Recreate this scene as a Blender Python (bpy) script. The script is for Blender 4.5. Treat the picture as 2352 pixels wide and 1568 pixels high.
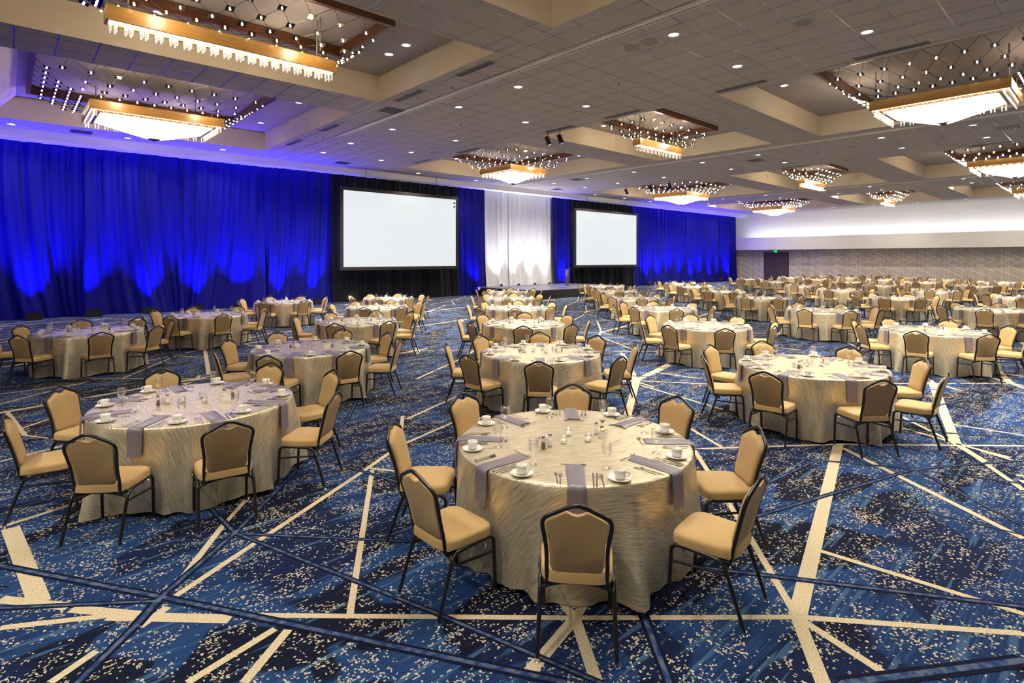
import bpy, math, random
from mathutils import Vector, Matrix
random.seed(7)
PI = math.pi
scene = bpy.context.scene
COL = scene.collection
for o in list(bpy.data.objects):
    bpy.data.objects.remove(o)

# ------------------------------------------------------------------ camera
# world: x (u) runs along the draped wall, y (v) runs towards it, z up. metres.
YAW = math.radians(47.773)
EYE = 2.216
cam = bpy.data.cameras.new('camera')
cam.sensor_width = 36.0
cam.lens = 1277.1 / 2352 * 36.0
cam.shift_y = -189.5 / 2352
cam.clip_end = 300
camo = bpy.data.objects.new('camera', cam)
camo.location = (0, 0, EYE)
camo.rotation_euler = (PI / 2, 0, YAW - PI / 2)
COL.objects.link(camo)
scene.camera = camo

# ------------------------------------------------------------------ world, exposure
world = bpy.data.worlds.new('world')
scene.world = world
world.use_nodes = True
world.node_tree.nodes['Background'].inputs[0].default_value = (0.9, 0.85, 0.8, 1)
world.node_tree.nodes['Background'].inputs[1].default_value = 0.0
scene.view_settings.view_transform = 'Standard'
scene.view_settings.look = 'None'
scene.view_settings.gamma = 1
scene.view_settings.use_curve_mapping = False
scene.view_settings.exposure = 0.68
scene.cycles.sample_clamp_indirect = 5
scene.cycles.max_bounces = 7
scene.cycles.diffuse_bounces = 3
scene.cycles.glossy_bounces = 3
scene.cycles.use_adaptive_sampling = True
scene.cycles.adaptive_threshold = 0.15
scene.cycles.adaptive_min_samples = 12
scene.cycles.transparent_max_bounces = 24

P_DOWN = 900      # one recessed downlight
P_CHAND = 24     # lamps inside one chandelier
S_BOWL = 7.0      # glow of an alabaster bowl
P_BLUE = 1700     # one blue uplight
P_WHITE = 330     # one white uplight
P_COVE = 230

# ------------------------------------------------------------------ materials
def mat(name, col=(0.8, 0.8, 0.8), rough=0.5, metal=0.0, spec=0.5, **kw):
    m = bpy.data.materials.new(name)
    m.use_nodes = True
    b = m.node_tree.nodes['Principled BSDF']
    b.inputs['Base Color'].default_value = (*col, 1)
    b.inputs['Roughness'].default_value = rough
    b.inputs['Metallic'].default_value = metal
    b.inputs['Specular IOR Level'].default_value = spec
    for k, v in kw.items():
        b.inputs[k.replace('_', ' ')].default_value = v
    return m

class NT:
    """small helper to write node trees"""
    def __init__(s, m):
        s.t = m.node_tree; s.b = s.t.nodes['Principled BSDF']
    def n(s, typ, **props):
        nd = s.t.nodes.new(typ)
        for k, v in props.items(): setattr(nd, k, v)
        return nd
    def link(s, a, b): s.t.links.new(a, b)
    def put(s, sock, v):
        if isinstance(v, bpy.types.NodeSocket): s.link(v, sock)
        elif v is not None: sock.default_value = v
    def math(s, op, a, b=None, c=None):
        nd = s.n('ShaderNodeMath', operation=op)
        s.put(nd.inputs[0], a); s.put(nd.inputs[1], b); s.put(nd.inputs[2], c)
        return nd.outputs[0]
    def coord(s, which='Object'): return s.n('ShaderNodeTexCoord').outputs[which]
    def map(s, vec, scale=(1, 1, 1), loc=(0, 0, 0), rot=(0, 0, 0)):
        nd = s.n('ShaderNodeMapping')
        s.link(vec, nd.inputs[0])
        nd.inputs['Location'].default_value = loc; nd.inputs['Rotation'].default_value = rot; nd.inputs['Scale'].default_value = scale
        return nd.outputs[0]
    def noise(s, vec, scale=1, detail=2, rough=0.5, dist=0):
        nd = s.n('ShaderNodeTexNoise')
        s.link(vec, nd.inputs['Vector'])
        nd.inputs['Scale'].default_value = scale; nd.inputs['Detail'].default_value = detail
        nd.inputs['Roughness'].default_value = rough; nd.inputs['Distortion'].default_value = dist
        return nd.outputs['Fac']
    def ramp(s, fac, pts, interp='LINEAR'):
        nd = s.n('ShaderNodeValToRGB'); s.link(fac, nd.inputs[0])
        r = nd.color_ramp; r.interpolation = interp
        while len(r.elements) < len(pts): r.elements.new(0.5)
        for e, (p, c) in zip(r.elements, pts):
            e.position = p; e.color = (*c, 1) if len(c) == 3 else c
        return nd.outputs[0]
    def mix(s, fac, a, b, blend='MIX'):
        nd = s.n('ShaderNodeMix', data_type='RGBA', blend_type=blend)
        s.put(nd.inputs[0], fac)
        s.put(nd.inputs[6], (*a, 1) if isinstance(a, tuple) and len(a) == 3 else a)
        s.put(nd.inputs[7], (*b, 1) if isinstance(b, tuple) and len(b) == 3 else b)
        return nd.outputs[2]
    def sep(s, vec):
        nd = s.n('ShaderNodeSeparateXYZ'); s.link(vec, nd.inputs[0]); return nd.outputs
    def comb(s, x, y, z=0.0):
        nd = s.n('ShaderNodeCombineXYZ'); s.put(nd.inputs[0], x); s.put(nd.inputs[1], y); s.put(nd.inputs[2], z); return nd.outputs[0]
    def bump(s, h, strength=0.3, dist=0.01):
        nd = s.n('ShaderNodeBump'); s.link(h, nd.inputs['Height'])
        nd.inputs['Strength'].default_value = strength; nd.inputs['Distance'].default_value = dist
        s.link(nd.outputs[0], s.b.inputs['Normal'])
    def color(s, c): s.link(c, s.b.inputs['Base Color'])

def emis(name, col, strength, sample=True):
    m = mat(name, col, 0.5)
    b = m.node_tree.nodes['Principled BSDF']
    b.inputs['Emission Color'].default_value = (*col, 1)
    b.inputs['Emission Strength'].default_value = strength
    if not sample: m.cycles.emission_sampling = 'NONE'
    return m

def glassy(name, tint=(1, 1, 1), rough=0.02, gloss=0.06, edge=0.6):
    """thin clear glass: mostly transparent, reflecting more towards the rim"""
    m = bpy.data.materials.new(name); m.use_nodes = True
    t = m.node_tree; t.nodes.clear()
    out = t.nodes.new('ShaderNodeOutputMaterial'); mx = t.nodes.new('ShaderNodeMixShader')
    tr = t.nodes.new('ShaderNodeBsdfTransparent'); gl = t.nodes.new('ShaderNodeBsdfGlossy')
    lw = t.nodes.new('ShaderNodeLayerWeight'); mr = t.nodes.new('ShaderNodeMapRange')
    tr.inputs[0].default_value = (*tint, 1); gl.inputs['Roughness'].default_value = rough
    gl.inputs[0].default_value = (0.95, 0.95, 0.95, 1)
    lw.inputs[0].default_value = 0.35
    mr.inputs['To Min'].default_value = gloss; mr.inputs['To Max'].default_value = edge
    t.links.new(lw.outputs['Facing'], mr.inputs['Value'])
    t.links.new(mr.outputs[0], mx.inputs[0]); t.links.new(tr.outputs[0], mx.inputs[1]); t.links.new(gl.outputs[0], mx.inputs[2])
    t.links.new(mx.outputs[0], out.inputs[0])
    return m

M = {}
M['frame'] = mat('black_steel', (0.006, 0.006, 0.007), 0.28, 0.0, 0.6)
M['chrome'] = mat('chrome', (0.75, 0.75, 0.76), 0.15, 1.0)
M['steel'] = mat('flatware_steel', (0.55, 0.54, 0.52), 0.22, 1.0)
M['china'] = mat('white_china', (0.86, 0.84, 0.79), 0.12, 0, 0.6)
M['paper'] = mat('sachet_paper', (0.85, 0.83, 0.8), 0.6)
M['pink'] = mat('pink_sachet', (0.85, 0.35, 0.35), 0.6)
M['yellow'] = mat('yellow_sachet', (0.85, 0.65, 0.12), 0.6)
M['wax'] = mat('white_wax', (0.88, 0.86, 0.82), 0.4)
M['pepper'] = mat('ground_pepper', (0.16, 0.10, 0.05), 0.7)
M['salt'] = mat('salt', (0.85, 0.85, 0.85), 0.6)
M['glass'] = glassy('clear_glass')
M['crystal'] = glassy('crystal_glass', (0.97, 0.97, 0.97), 0.08, 0.35, 0.9)
M['acrylic'] = glassy('clear_acrylic', (0.97, 0.98, 1.0), 0.03, 0.10, 0.7)
M['black'] = mat('black_plastic', (0.008, 0.008, 0.009), 0.45)
M['screen_frame'] = mat('screen_border_velvet', (0.016, 0.015, 0.018), 0.6)
M['screen'] = emis('lit_screen', (0.92, 0.97, 1.0), 0.84 / 2 ** scene.view_settings.exposure)
M['screen'].node_tree.nodes['Principled BSDF'].inputs['Base Color'].default_value = (0.03, 0.03, 0.03, 1)
M['mark'] = mat('screen_mark', (0.02, 0.02, 0.05), 0.6)
M['dl'] = emis('downlight_lens', (0.90, 0.95, 1.0), 5.0, False)
M['trimwhite'] = mat('white_metal_trim', (0.55, 0.53, 0.5), 0.4)
M['vent'] = mat('vent_dark', (0.02, 0.02, 0.02), 0.6)
M['ventgrey'] = mat('vent_grey', (0.18, 0.165, 0.15), 0.5)
M['bulb'] = emis('bulb_glow', (1.0, 0.84, 0.58), 14.0, False)
M['plate'] = mat('lamp_mirror_plate', (0.12, 0.10, 0.08), 0.12, 1.0)
M['wire'] = mat('lamp_wire', (0.012, 0.010, 0.010), 0.4)
M['brass'] = mat('dark_brass', (0.16, 0.12, 0.06), 0.35, 0.8)
M['rod'] = mat('hanging_rod', (0.35, 0.33, 0.32), 0.4, 0.3)
M['striplight'] = emis('crystal_backlight', (1.0, 0.84, 0.62), 7.0)
M['led_blue'] = emis('blue_lens', (0.05, 0.08, 1.0), 4.0, False)
M['led_white'] = emis('white_lens', (0.9, 0.92, 1.0), 4.0, False)
M['exit_green'] = emis('exit_green', (0.05, 0.75, 0.10), 1.0, False)
M['exit_dark'] = mat('exit_housing', (0.004, 0.02, 0.006), 0.4)
M['track'] = mat('partition_track', (0.55, 0.5, 0.45), 0.35)
M['groove'] = mat('track_groove', (0.01, 0.01, 0.01), 0.7)
M['door'] = mat('mauve_door', (0.11, 0.075, 0.085), 0.45)
M['doorframe'] = mat('door_frame_paint', (0.10, 0.068, 0.07), 0.45)
M['deck'] = mat('stage_deck', (0.10, 0.10, 0.13), 0.35)
M['skirt'] = mat('black_skirt', (0.008, 0.008, 0.010), 0.7)
M['wall'] = mat('cream_wall', (0.62, 0.56, 0.47), 0.7)
M['wallwhite'] = mat('white_wall', (0.72, 0.71, 0.70), 0.7)
M['cornice'] = mat('white_cornice', (0.74, 0.72, 0.72), 0.55)
M['base'] = mat('baseboard_paint', (0.12, 0.09, 0.08), 0.5)

def m_fabric():
    m = mat('gold_upholstery', (0.50, 0.31, 0.115), 0.7, 0, 0.3)
    t = NT(m); o = t.coord('UV')
    x = t.sep(o)
    a = t.math('SINE', t.math('MULTIPLY', x[0], 1050.0)); b = t.math('SINE', t.math('MULTIPLY', x[1], 1050.0))
    h = t.math('MULTIPLY', a, b)
    c = t.ramp(t.math('ADD', t.math('MULTIPLY', h, 0.5), 0.5), [(0.2, (0.42, 0.27, 0.105)), (0.85, (0.63, 0.44, 0.205))])
    big = t.noise(t.coord('Object'), 6, 2)
    t.color(t.mix(t.math('MULTIPLY', big, 0.12), c, (0.42, 0.26, 0.10)))
    t.bump(h, 0.25, 0.002)
    b_ = t.b; b_.inputs['Sheen Weight'].default_value = 0.12; b_.inputs['Sheen Roughness'].default_value = 0.5
    return m
M['fabric'] = m_fabric()

def m_cloth():
    m = mat('champagne_crinkle_satin', (0.55, 0.47, 0.34), 0.34, 0.0, 0.75)
    t = NT(m); o = t.coord('UV')
    w = t.noise(t.map(o, (1.1, 1.1, 1.1)), 1.6, 2)
    warped = t.n('ShaderNodeVectorMath', operation='ADD'); t.link(o, warped.inputs[0])
    t.link(t.comb(0.0, t.math('MULTIPLY', w, 0.07)), warped.inputs[1])
    s1 = t.noise(t.map(warped.outputs[0], (5.0, 180, 1)), 1.0, 3, 0.55)
    s2 = t.noise(t.map(warped.outputs[0], (14, 500, 1)), 1.0, 2, 0.5)
    s = t.math('ADD', t.math('MULTIPLY', s1, 0.72), t.math('MULTIPLY', s2, 0.28))
    c = t.ramp(s, [(0.31, (0.20, 0.145, 0.08)), (0.45, (0.55, 0.465, 0.315)), (0.60, (0.86, 0.795, 0.60))])
    t.color(c)
    t.bump(s, 0.45, 0.006)
    t.b.inputs['Sheen Weight'].default_value = 0.1
    t.b.inputs['Metallic'].default_value = 0.6
    return m
M['cloth'] = m_cloth()

def m_napkin():
    m = mat('lavender_grey_satin', (0.16, 0.135, 0.20), 0.38, 0, 0.6)
    t = NT(m); o = t.coord('Object')
    n = t.noise(t.map(o, (30, 200, 30)), 1, 2)
    t.color(t.ramp(n, [(0.3, (0.15, 0.13, 0.172)), (0.7, (0.215, 0.19, 0.24))]))
    t.bump(t.noise(o, 9, 2), 0.15, 0.01)
    return m
M['napkin'] = m_napkin()

def m_carpet():
    m = mat('patterned_blue_carpet', (0.02, 0.05, 0.2), 0.95, 0, 0.1)
    t = NT(m); o = t.coord('Object')
    navy = (0.0050, 0.0065, 0.019); royal = (0.013, 0.040, 0.128); steel = (0.052, 0.115, 0.215); deep = (0.008, 0.018, 0.070)
    # big angular patches
    n1 = t.noise(t.map(o, (0.9, 1.5, 1)), 1.0, 2.5, 0.45, 0.6)
    pm = t.ramp(n1, [(0.485, (0, 0, 0)), (0.505, (1, 1, 1))])
    n1b = t.noise(t.map(o, (0.5, 0.8, 1), (13, 4, 0)), 1.0, 2, 0.4, 0.3)
    pm2 = t.ramp(n1b, [(0.50, (0, 0, 0)), (0.52, (1, 1, 1))])
    base = t.mix(pm, navy, royal)
    base = t.mix(t.math('MULTIPLY', pm2, 0.55), base, deep)
    # streaks along u, ragged
    st = t.noise(t.map(o, (2.6, 75, 1)), 1.0, 3, 0.6)
    sm = t.ramp(st, [(0.50, (0, 0, 0)), (0.60, (1, 1, 1))])
    base = t.mix(t.math('MULTIPLY', sm, t.math('ADD', t.math('MULTIPLY', pm, 0.5), 0.10)), base, (0.024, 0.070, 0.20))
    st2 = t.noise(t.map(o, (1.1, 17, 1), (7, 3, 0)), 1.0, 3, 0.5)
    sm2 = t.ramp(st2, [(0.60, (0, 0, 0)), (0.63, (1, 1, 1))])
    base = t.mix(t.math('MULTIPLY', sm2, 0.75), base, steel)
    # scattered cream flecks on the tuft grid, ragged and in drifts
    jit = t.n('ShaderNodeTexNoise'); jit.inputs['Scale'].default_value = 75; jit.inputs['Detail'].default_value = 1
    t.link(o, jit.inputs['Vector'])
    jv = t.n('ShaderNodeVectorMath', operation='MULTIPLY_ADD'); t.link(jit.outputs['Color'], jv.inputs[0])
    jv.inputs[1].default_value = (0.016, 0.016, 0); t.link(o, jv.inputs[2])
    xs = t.sep(jv.outputs[0])
    dn = t.noise(t.map(o, (3.2, 5.5, 1), (3, 6, 0)), 1.0, 3, 0.7)
    def flecks(du, dv, seed, lo, hi):
        fu = t.math('FLOOR', t.math('MULTIPLY', xs[0], 1 / du)); fv = t.math('FLOOR', t.math('MULTIPLY', xs[1], 1 / dv))
        wn = t.n('ShaderNodeTexWhiteNoise', noise_dimensions='3D')
        t.link(t.comb(fu, fv, seed), wn.inputs['Vector'])
        thr = t.n('ShaderNodeMapRange'); t.link(dn, thr.inputs['Value'])
        thr.inputs['From Min'].default_value = 0.43; thr.inputs['From Max'].default_value = 0.66
        thr.inputs['To Min'].default_value = lo; thr.inputs['To Max'].default_value = hi
        return t.math('LESS_THAN', wn.outputs['Value'], thr.outputs[0])
    f = t.math('MAXIMUM', flecks(0.0150, 0.0085, 3.0, 0.006, 0.145), flecks(0.007, 0.0155, 9.0, 0.004, 0.115))
    base = t.mix(f, base, (0.52, 0.46, 0.34))
    pile = t.noise(o, 260, 2)
    col = t.mix(0.35, base, t.ramp(pile, [(0.3, (0.55, 0.55, 0.55)), (0.7, (1.25, 1.25, 1.25))]), 'MULTIPLY')
    t.color(col)
    t.bump(pile, 0.4, 0.004)
    return m
M['carpet'] = m_carpet()
def m_stripe(name, c0, c1, sc):
    m = mat(name, c0, 0.95, 0, 0.1)
    t = NT(m); o = t.coord('Object')
    n = t.noise(t.map(o, sc), 1, 2)
    t.color(t.ramp(n, [(0.42, c0), (0.58, c1)])); t.bump(t.noise(o, 260, 2), 0.4, 0.004)
    return m
M['cream_stripe'] = m_stripe('cream_carpet_stripe', (0.46, 0.38, 0.25), (0.60, 0.52, 0.37), (90, 90, 1))
M['navy_stripe'] = m_stripe('navy_carpet_stripe', (0.004, 0.006, 0.020), (0.006, 0.009, 0.03), (90, 90, 1))
M['blue_stripe'] = m_stripe('blue_carpet_stripe', (0.016, 0.040, 0.135), (0.085, 0.115, 0.185), (16, 16, 1))

def m_tile():
    m = mat('acoustic_tile', (0.20, 0.175, 0.158), 0.85, 0, 0.2)
    t = NT(m); o = t.coord('Object')
    n = t.noise(o, 45, 3, 0.7)
    info = t.n('ShaderNodeObjectInfo')
    t.color(t.ramp(n, [(0.3, (0.345, 0.305, 0.28)), (0.7, (0.40, 0.36, 0.335))]))
    t.bump(n, 0.2, 0.004)
    return m
M['tile'] = m_tile()
M['grid'] = mat('ceiling_grid_metal', (0.55, 0.53, 0.52), 0.12, 0.85, 0.8)
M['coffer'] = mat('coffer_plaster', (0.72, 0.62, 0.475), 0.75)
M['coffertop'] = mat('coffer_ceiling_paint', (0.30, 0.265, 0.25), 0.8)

def m_wood(name, c0, c1, rough):
    m = mat(name, c0, rough, 0, 0.5)
    t = NT(m); o = t.coord('Object')
    n = t.noise(t.map(o, (1.2, 1.2, 26)), 1.0, 4, 0.6, 0.4)
    t.color(t.ramp(n, [(0.35, c0), (0.65, c1)])); t.bump(n, 0.08, 0.004)
    return m
M['walnut'] = m_wood('walnut_frame', (0.075, 0.026, 0.010), (0.14, 0.052, 0.020), 0.3)
M['oak'] = m_wood('golden_oak', (0.36, 0.185, 0.042), (0.46, 0.25, 0.062), 0.3)

def m_alabaster():
    m = mat('glowing_alabaster', (0.9, 0.85, 0.75), 0.3)
    t = NT(m); o = t.coord('Object')
    n = t.noise(o, 1.6, 5, 0.6, 1.2)
    c = t.ramp(n, [(0.40, (1.0, 0.93, 0.80)), (0.50, (1.0, 0.84, 0.66)), (0.54, (1.0, 0.95, 0.85))])
    t.link(c, t.b.inputs['Emission Color']); t.b.inputs['Emission Strength'].default_value = S_BOWL
    return m
M['alabaster'] = m_alabaster()

def m_drape(name, c0, c1, rough, sheen, trans=0.0):
    m = mat(name, c0, rough, 0, 0.3)
    t = NT(m); o = t.coord('Object')
    n = t.noise(t.map(o, (14, 14, 0.35)), 1, 3)
    t.color(t.ramp(n, [(0.3, c0), (0.7, c1)])); t.bump(t.noise(t.map(o, (55, 55, 0.6)), 1, 2), 0.12, 0.02)
    t.b.inputs['Sheen Weight'].default_value = sheen; t.b.inputs['Specular IOR Level'].default_value = 0.12
    return m
M['blue_drape'] = m_drape('blue_drape_fabric', (0.0030, 0.0030, 0.13), (0.0050, 0.0055, 0.19), 0.55, 0.0)
M['black_drape'] = m_drape('black_drape_fabric', (0.005, 0.005, 0.008), (0.009, 0.009, 0.014), 0.8, 0.05)
M['white_drape'] = m_drape('white_sheer_fabric', (0.50, 0.50, 0.55), (0.64, 0.64, 0.69), 0.6, 0.1)

def m_wallpaper():
    m = mat('geometric_wallpaper', (0.42, 0.36, 0.28), 0.6)
    t = NT(m); x = t.sep(t.coord('Object'))
    v, z = x[1], x[2]
    ground = (0.68, 0.60, 0.485); line = (0.95, 0.92, 0.85)
    # uneven vertical pinstripes
    cell = t.math('FLOOR', t.math('MULTIPLY', v, 7.0))
    wn = t.n('ShaderNodeTexWhiteNoise', noise_dimensions='1D'); t.link(cell, wn.inputs['W'])
    fr = t.math('FRACT', t.math('MULTIPLY', v, 7.0))
    vert = t.math('MULTIPLY', t.math('LESS_THAN', fr, 0.34), t.math('GREATER_THAN', wn.outputs['Value'], 0.35))
    col = t.mix(t.math('MULTIPLY', vert, 0.62), ground, line)
    # two families of slanted bars, broken into lengths; they repeat every 1.72 m
    P = 1.72
    vm = t.math('MODULO', t.math('ADD', v, 172.0), P)
    for slope, off, vs, ve, w in ((0.52, 0.10, 0, 1.6, .035), (0.52, 0.62, .2, 1.72, .035), (0.52, 1.25, 0, 1.2, .04), (0.52, 1.78, .3, 1.72, .035), (0.52, 2.2, 0, 1.5, .04), (0.52, -.45, .1, 1.72, .035),
                                  (-0.50, 2.6, .5, 1.6, .03), (-0.50, 2.1, 0, 1.1, .03), (-0.5, 3.2, .3, 1.3, .02)):
        d = t.math('ABSOLUTE', t.math('SUBTRACT', z, t.math('ADD', t.math('MULTIPLY', vm, slope), off)))
        k = t.math('MULTIPLY', t.math('LESS_THAN', d, w), t.math('MULTIPLY', t.math('GREATER_THAN', vm, vs), t.math('LESS_THAN', vm, ve)))
        col = t.mix(t.math('MULTIPLY', k, 0.9), col, line)
    t.color(col)
    return m
M['wallpaper'] = m_wallpaper()

# ------------------------------------------------------------------ mesh helpers
class MB:
    def __init__(s): s.v = []; s.f = []; s.m = []; s.uv = []; s.mi = 0; s.xf = None
    def add(s, vs, fs, uvs=None):
        k = len(s.v)
        if s.xf is not None: vs = [tuple(s.xf @ Vector(p)) for p in vs]
        s.v += [tuple(p) for p in vs]
        s.f += [tuple(k + i for i in f) for f in fs]
        s.m += [s.mi] * len(fs)
        s.uv += list(uvs) if uvs else [(p[0] + 0.31 * p[2], p[1] + p[2]) for p in vs]
    def box(s, a, b):
        x0, y0, z0 = a; x1, y1, z1 = b
        s.add([(x0, y0, z0), (x1, y0, z0), (x1, y1, z0), (x0, y1, z0), (x0, y0, z1), (x1, y0, z1), (x1, y1, z1), (x0, y1, z1)],
              [(0, 3, 2, 1), (4, 5, 6, 7), (0, 1, 5, 4), (1, 2, 6, 5), (2, 3, 7, 6), (3, 0, 4, 7)])
    def quad(s, a, b, c, d): s.add([a, b, c, d], [(0, 1, 2, 3)])
    def lathe(s, prof, n=16, cx=0, cy=0, caps=True):
        vs = []; fs = []
        for (r, z) in prof:
            for i in range(n):
                a = 2 * PI * i / n; vs.append((cx + r * math.cos(a), cy + r * math.sin(a), z))
        for j in range(len(prof) - 1):
            for i in range(n):
                a = j * n + i; b = j * n + (i + 1) % n
                fs.append((a, b, b + n, a + n))
        if caps:
            fs.append(tuple(reversed(range(n)))); k = (len(prof) - 1) * n; fs.append(tuple(range(k, k + n)))
        s.add(vs, fs)
    def tube(s, pts, r, n=8, closed=False, caps=True):
        P = [Vector(p) for p in pts]; vs = []; fs = []; N = len(P)
        prev = None
        for i, p in enumerate(P):
            if closed: t = (P[(i + 1) % N] - P[i - 1])
            else: t = P[min(i + 1, N - 1)] - P[max(i - 1, 0)]
            t.normalize()
            if prev is None:
                ref = Vector((0, 0, 1)) if abs(t.z) < 0.9 else Vector((1, 0, 0))
                a = t.cross(ref).normalized()
            else:
                a = (prev - t * prev.dot(t)); a.normalize()
            prev = a; b = t.cross(a)
            rr = r[i] if isinstance(r, (list, tuple)) else r
            for k in range(n):
                an = 2 * PI * k / n
                vs.append(tuple(p + a * rr * math.cos(an) + b * rr * math.sin(an)))
        for i in range(N if closed else N - 1):
            for k in range(n):
                q = ((i + 1) % N) * n
                fs.append((i * n + k, i * n + (k + 1) % n, q + (k + 1) % n, q + k))
        if caps and not closed:
            fs.append(tuple(reversed(range(n)))); fs.append(tuple(range((N - 1) * n, N * n)))
        s.add(vs, fs)
    def pad(s, outline, prof, to3):
        """closed 2d outline lofted through (inset, height) pairs; to3 maps (a, b, h) to 3d"""
        n = len(outline); vs = []; fs = []
        cx = sum(p[0] for p in outline) / n; cy = sum(p[1] for p in outline) / n
        uvs = []
        for ins, h in prof:
            for (a, b) in outline:
                d = math.hypot(a - cx, b - cy); k = max(0.0, (d - ins) / d)
                vs.append(to3(cx + (a - cx) * k, cy + (b - cy) * k, h)); uvs.append((cx + (a - cx) * k, cy + (b - cy) * k + h))
        for j in range(len(prof) - 1):
            for i in range(n):
                fs.append((j * n + i, j * n + (i + 1) % n, (j + 1) * n + (i + 1) % n, (j + 1) * n + i))
        fs.append(tuple(reversed(range(n)))); k = (len(prof) - 1) * n; fs.append(tuple(range(k, k + n)))
        s.add(vs, fs, uvs)
    def mesh(s, name, mats, smooth=True, angle=None):
        me = bpy.data.meshes.new(name)
        me.from_pydata(s.v, [], s.f)
        for m in (mats if isinstance(mats, (list, tuple)) else [mats]): me.materials.append(m)
        me.polygons.foreach_set('material_index', s.m)
        me.polygons.foreach_set('use_smooth', [smooth] * len(s.f))
        ul = me.uv_layers.new(name='UVMap')
        vi = [0] * len(me.loops); me.loops.foreach_get('vertex_index', vi)
        flat = []
        for i in vi: flat += [s.uv[i][0], s.uv[i][1]]
        ul.data.foreach_set('uv', flat)
        me.update()
        if smooth and angle: me.set_sharp_from_angle(angle=math.radians(angle))
        return me

def spline(pts, n=6, closed=False):
    P = [Vector(p) for p in pts]; N = len(P); out = []
    for i in range(N if closed else N - 1):
        p0 = P[(i - 1) % N] if closed or i > 0 else P[0]
        p1 = P[i]; p2 = P[(i + 1) % N]
        p3 = P[(i + 2) % N] if closed or i + 2 < N else P[-1]
        for k in range(n):
            t = k / n
            out.append(0.5 * ((2 * p1) + (p2 - p0) * t + (2 * p0 - 5 * p1 + 4 * p2 - p3) * t * t + (3 * p1 - p0 - 3 * p2 + p3) * t ** 3))
    if not closed: out.append(P[-1])
    return [tuple(p) for p in out]

def put(name, data, parent=None, loc=(0, 0, 0), rz=0.0, rot=None, scale=None):
    o = bpy.data.objects.new(name, data)
    COL.objects.link(o)
    if parent: o.parent = parent
    o.location = loc
    o.rotation_euler = rot if rot else (0, 0, rz)
    if scale: o.scale = scale
    return o
def tag(o, label, cat=None, group=None, kind=None):
    o['label'] = label
    if cat: o['category'] = cat
    if group: o['group'] = group
    if kind: o['kind'] = kind
    return o
def struct(name, mb, mats, parent=None, smooth=False, label=None):
    o = put(name, mb.mesh(name, mats, smooth, 40 if smooth else None), parent)
    if not parent: o['kind'] = 'structure'
    if label: o['label'] = label
    return o
def cam_uv(u, v):
    """camera-plan coordinates (right, depth) of a floor point"""
    return u * math.sin(YAW) - v * math.cos(YAW), u * math.cos(YAW) + v * math.sin(YAW)
def px_uv(x, y, z=0.0):
    D = 1277.1 * (EYE - z) / (y - 594.5); X = (x - 1176) / 1277.1 * D
    return X * math.sin(YAW) + D * math.cos(YAW), -X * math.cos(YAW) + D * math.sin(YAW)
ORD = ['nearest', 'second', 'third', 'fourth', 'fifth', 'sixth', 'seventh', 'eighth', 'ninth', 'tenth', 'eleventh', 'twelfth']
ORD1 = ['first'] + ORD[1:]

# ------------------------------------------------------------------ the room shell
U0, U1, V0, V1 = -14.0, 57.4, -13.0, 27.9
ZC, ZT = 6.86, 7.60
BAYS = [(-0.45, 8.13), (14.95, 22.78), (29.8, 39.4), (45.0, 54.5)]
ROWS = [(-0.45, 7.75), (9.55, 14.8), (16.5, 24.75)]
VCORN = 26.35

b = MB(); b.quad((U0, V0, 0), (U1, V0, 0), (U1, V1, 0), (U0, V1, 0))
floor = struct('floor', b, M['carpet'], label='deep blue carpet with navy patches and scattered cream flecks')

# carpet lines, traced from the photograph and set out on the floor; (x0,y0,x1,y1,width in m)
CREAM = [(0,1376,160,1393,.075),(24,1212,92,1385,.115),(0,1211,190,1150,.05),(190,1150,330,1115,.05),(0,1442,262,1412,.05),(165,1398,320,1412,.075),(250,1415,530,1421,.085),
 (395,1374,830,1085,.05),(830,1085,917,1024,.05),(917,1024,1065,959,.04),(405,1345,510,1209,.05),(510,1209,590,1120,.04),(803,1416,855,1079,.045),(430,1568,632,1444,.05),(560,1568,662,1446,.055),
 (115,1568,222,1495,.05),(320,1440,385,1394,.06),(15,944,58,1000,.055),(58,1000,110,1006,.03),(590,1413,1321,1419,.045),(1321,1419,1831,1417,.045),
 (1321,1419,1266,1352,.06),(1321,1419,1366,1352,.06),(1321,1419,1205,1556,.075),(1321,1419,1375,1580,.07),(1831,1417,1926,1019,.105),(1831,1417,1711,1214,.05),(1711,1214,1595,1034,.05),
 (1831,1417,2352,1455,.05),(1831,1417,2036,1549,.055),(1831,1417,1895,1580,.08),(1881,1264,2352,1410,.05),(1591,1031,1926,1020,.05),(1926,1020,2352,1024,.05),(1936,1029,2352,1237,.06),
 (2196,1017,2154,905,.10),(2196,1017,2352,1126,.055),(2200,1018,2330,1058,.045),(2196,1017,1990,960,.045),(1586,984,1660,1028,.045),
 (1463,874,1430,812,.09),(1463,874,1541,839,.07),(1463,874,1680,884,.05),(1463,874,1320,872,.05),(1463,874,1440,958,.11),(1470,884,1660,940,.05),
 (0,905,190,880,.05),(0,1000,120,960,.05),(0,1060,160,1020,.05),(480,860,470,800,.08),(470,868,330,905,.05),(935,962,1060,905,.05),(917,1024,925,955,.05),(850,1075,980,1090,.04)]
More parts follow.
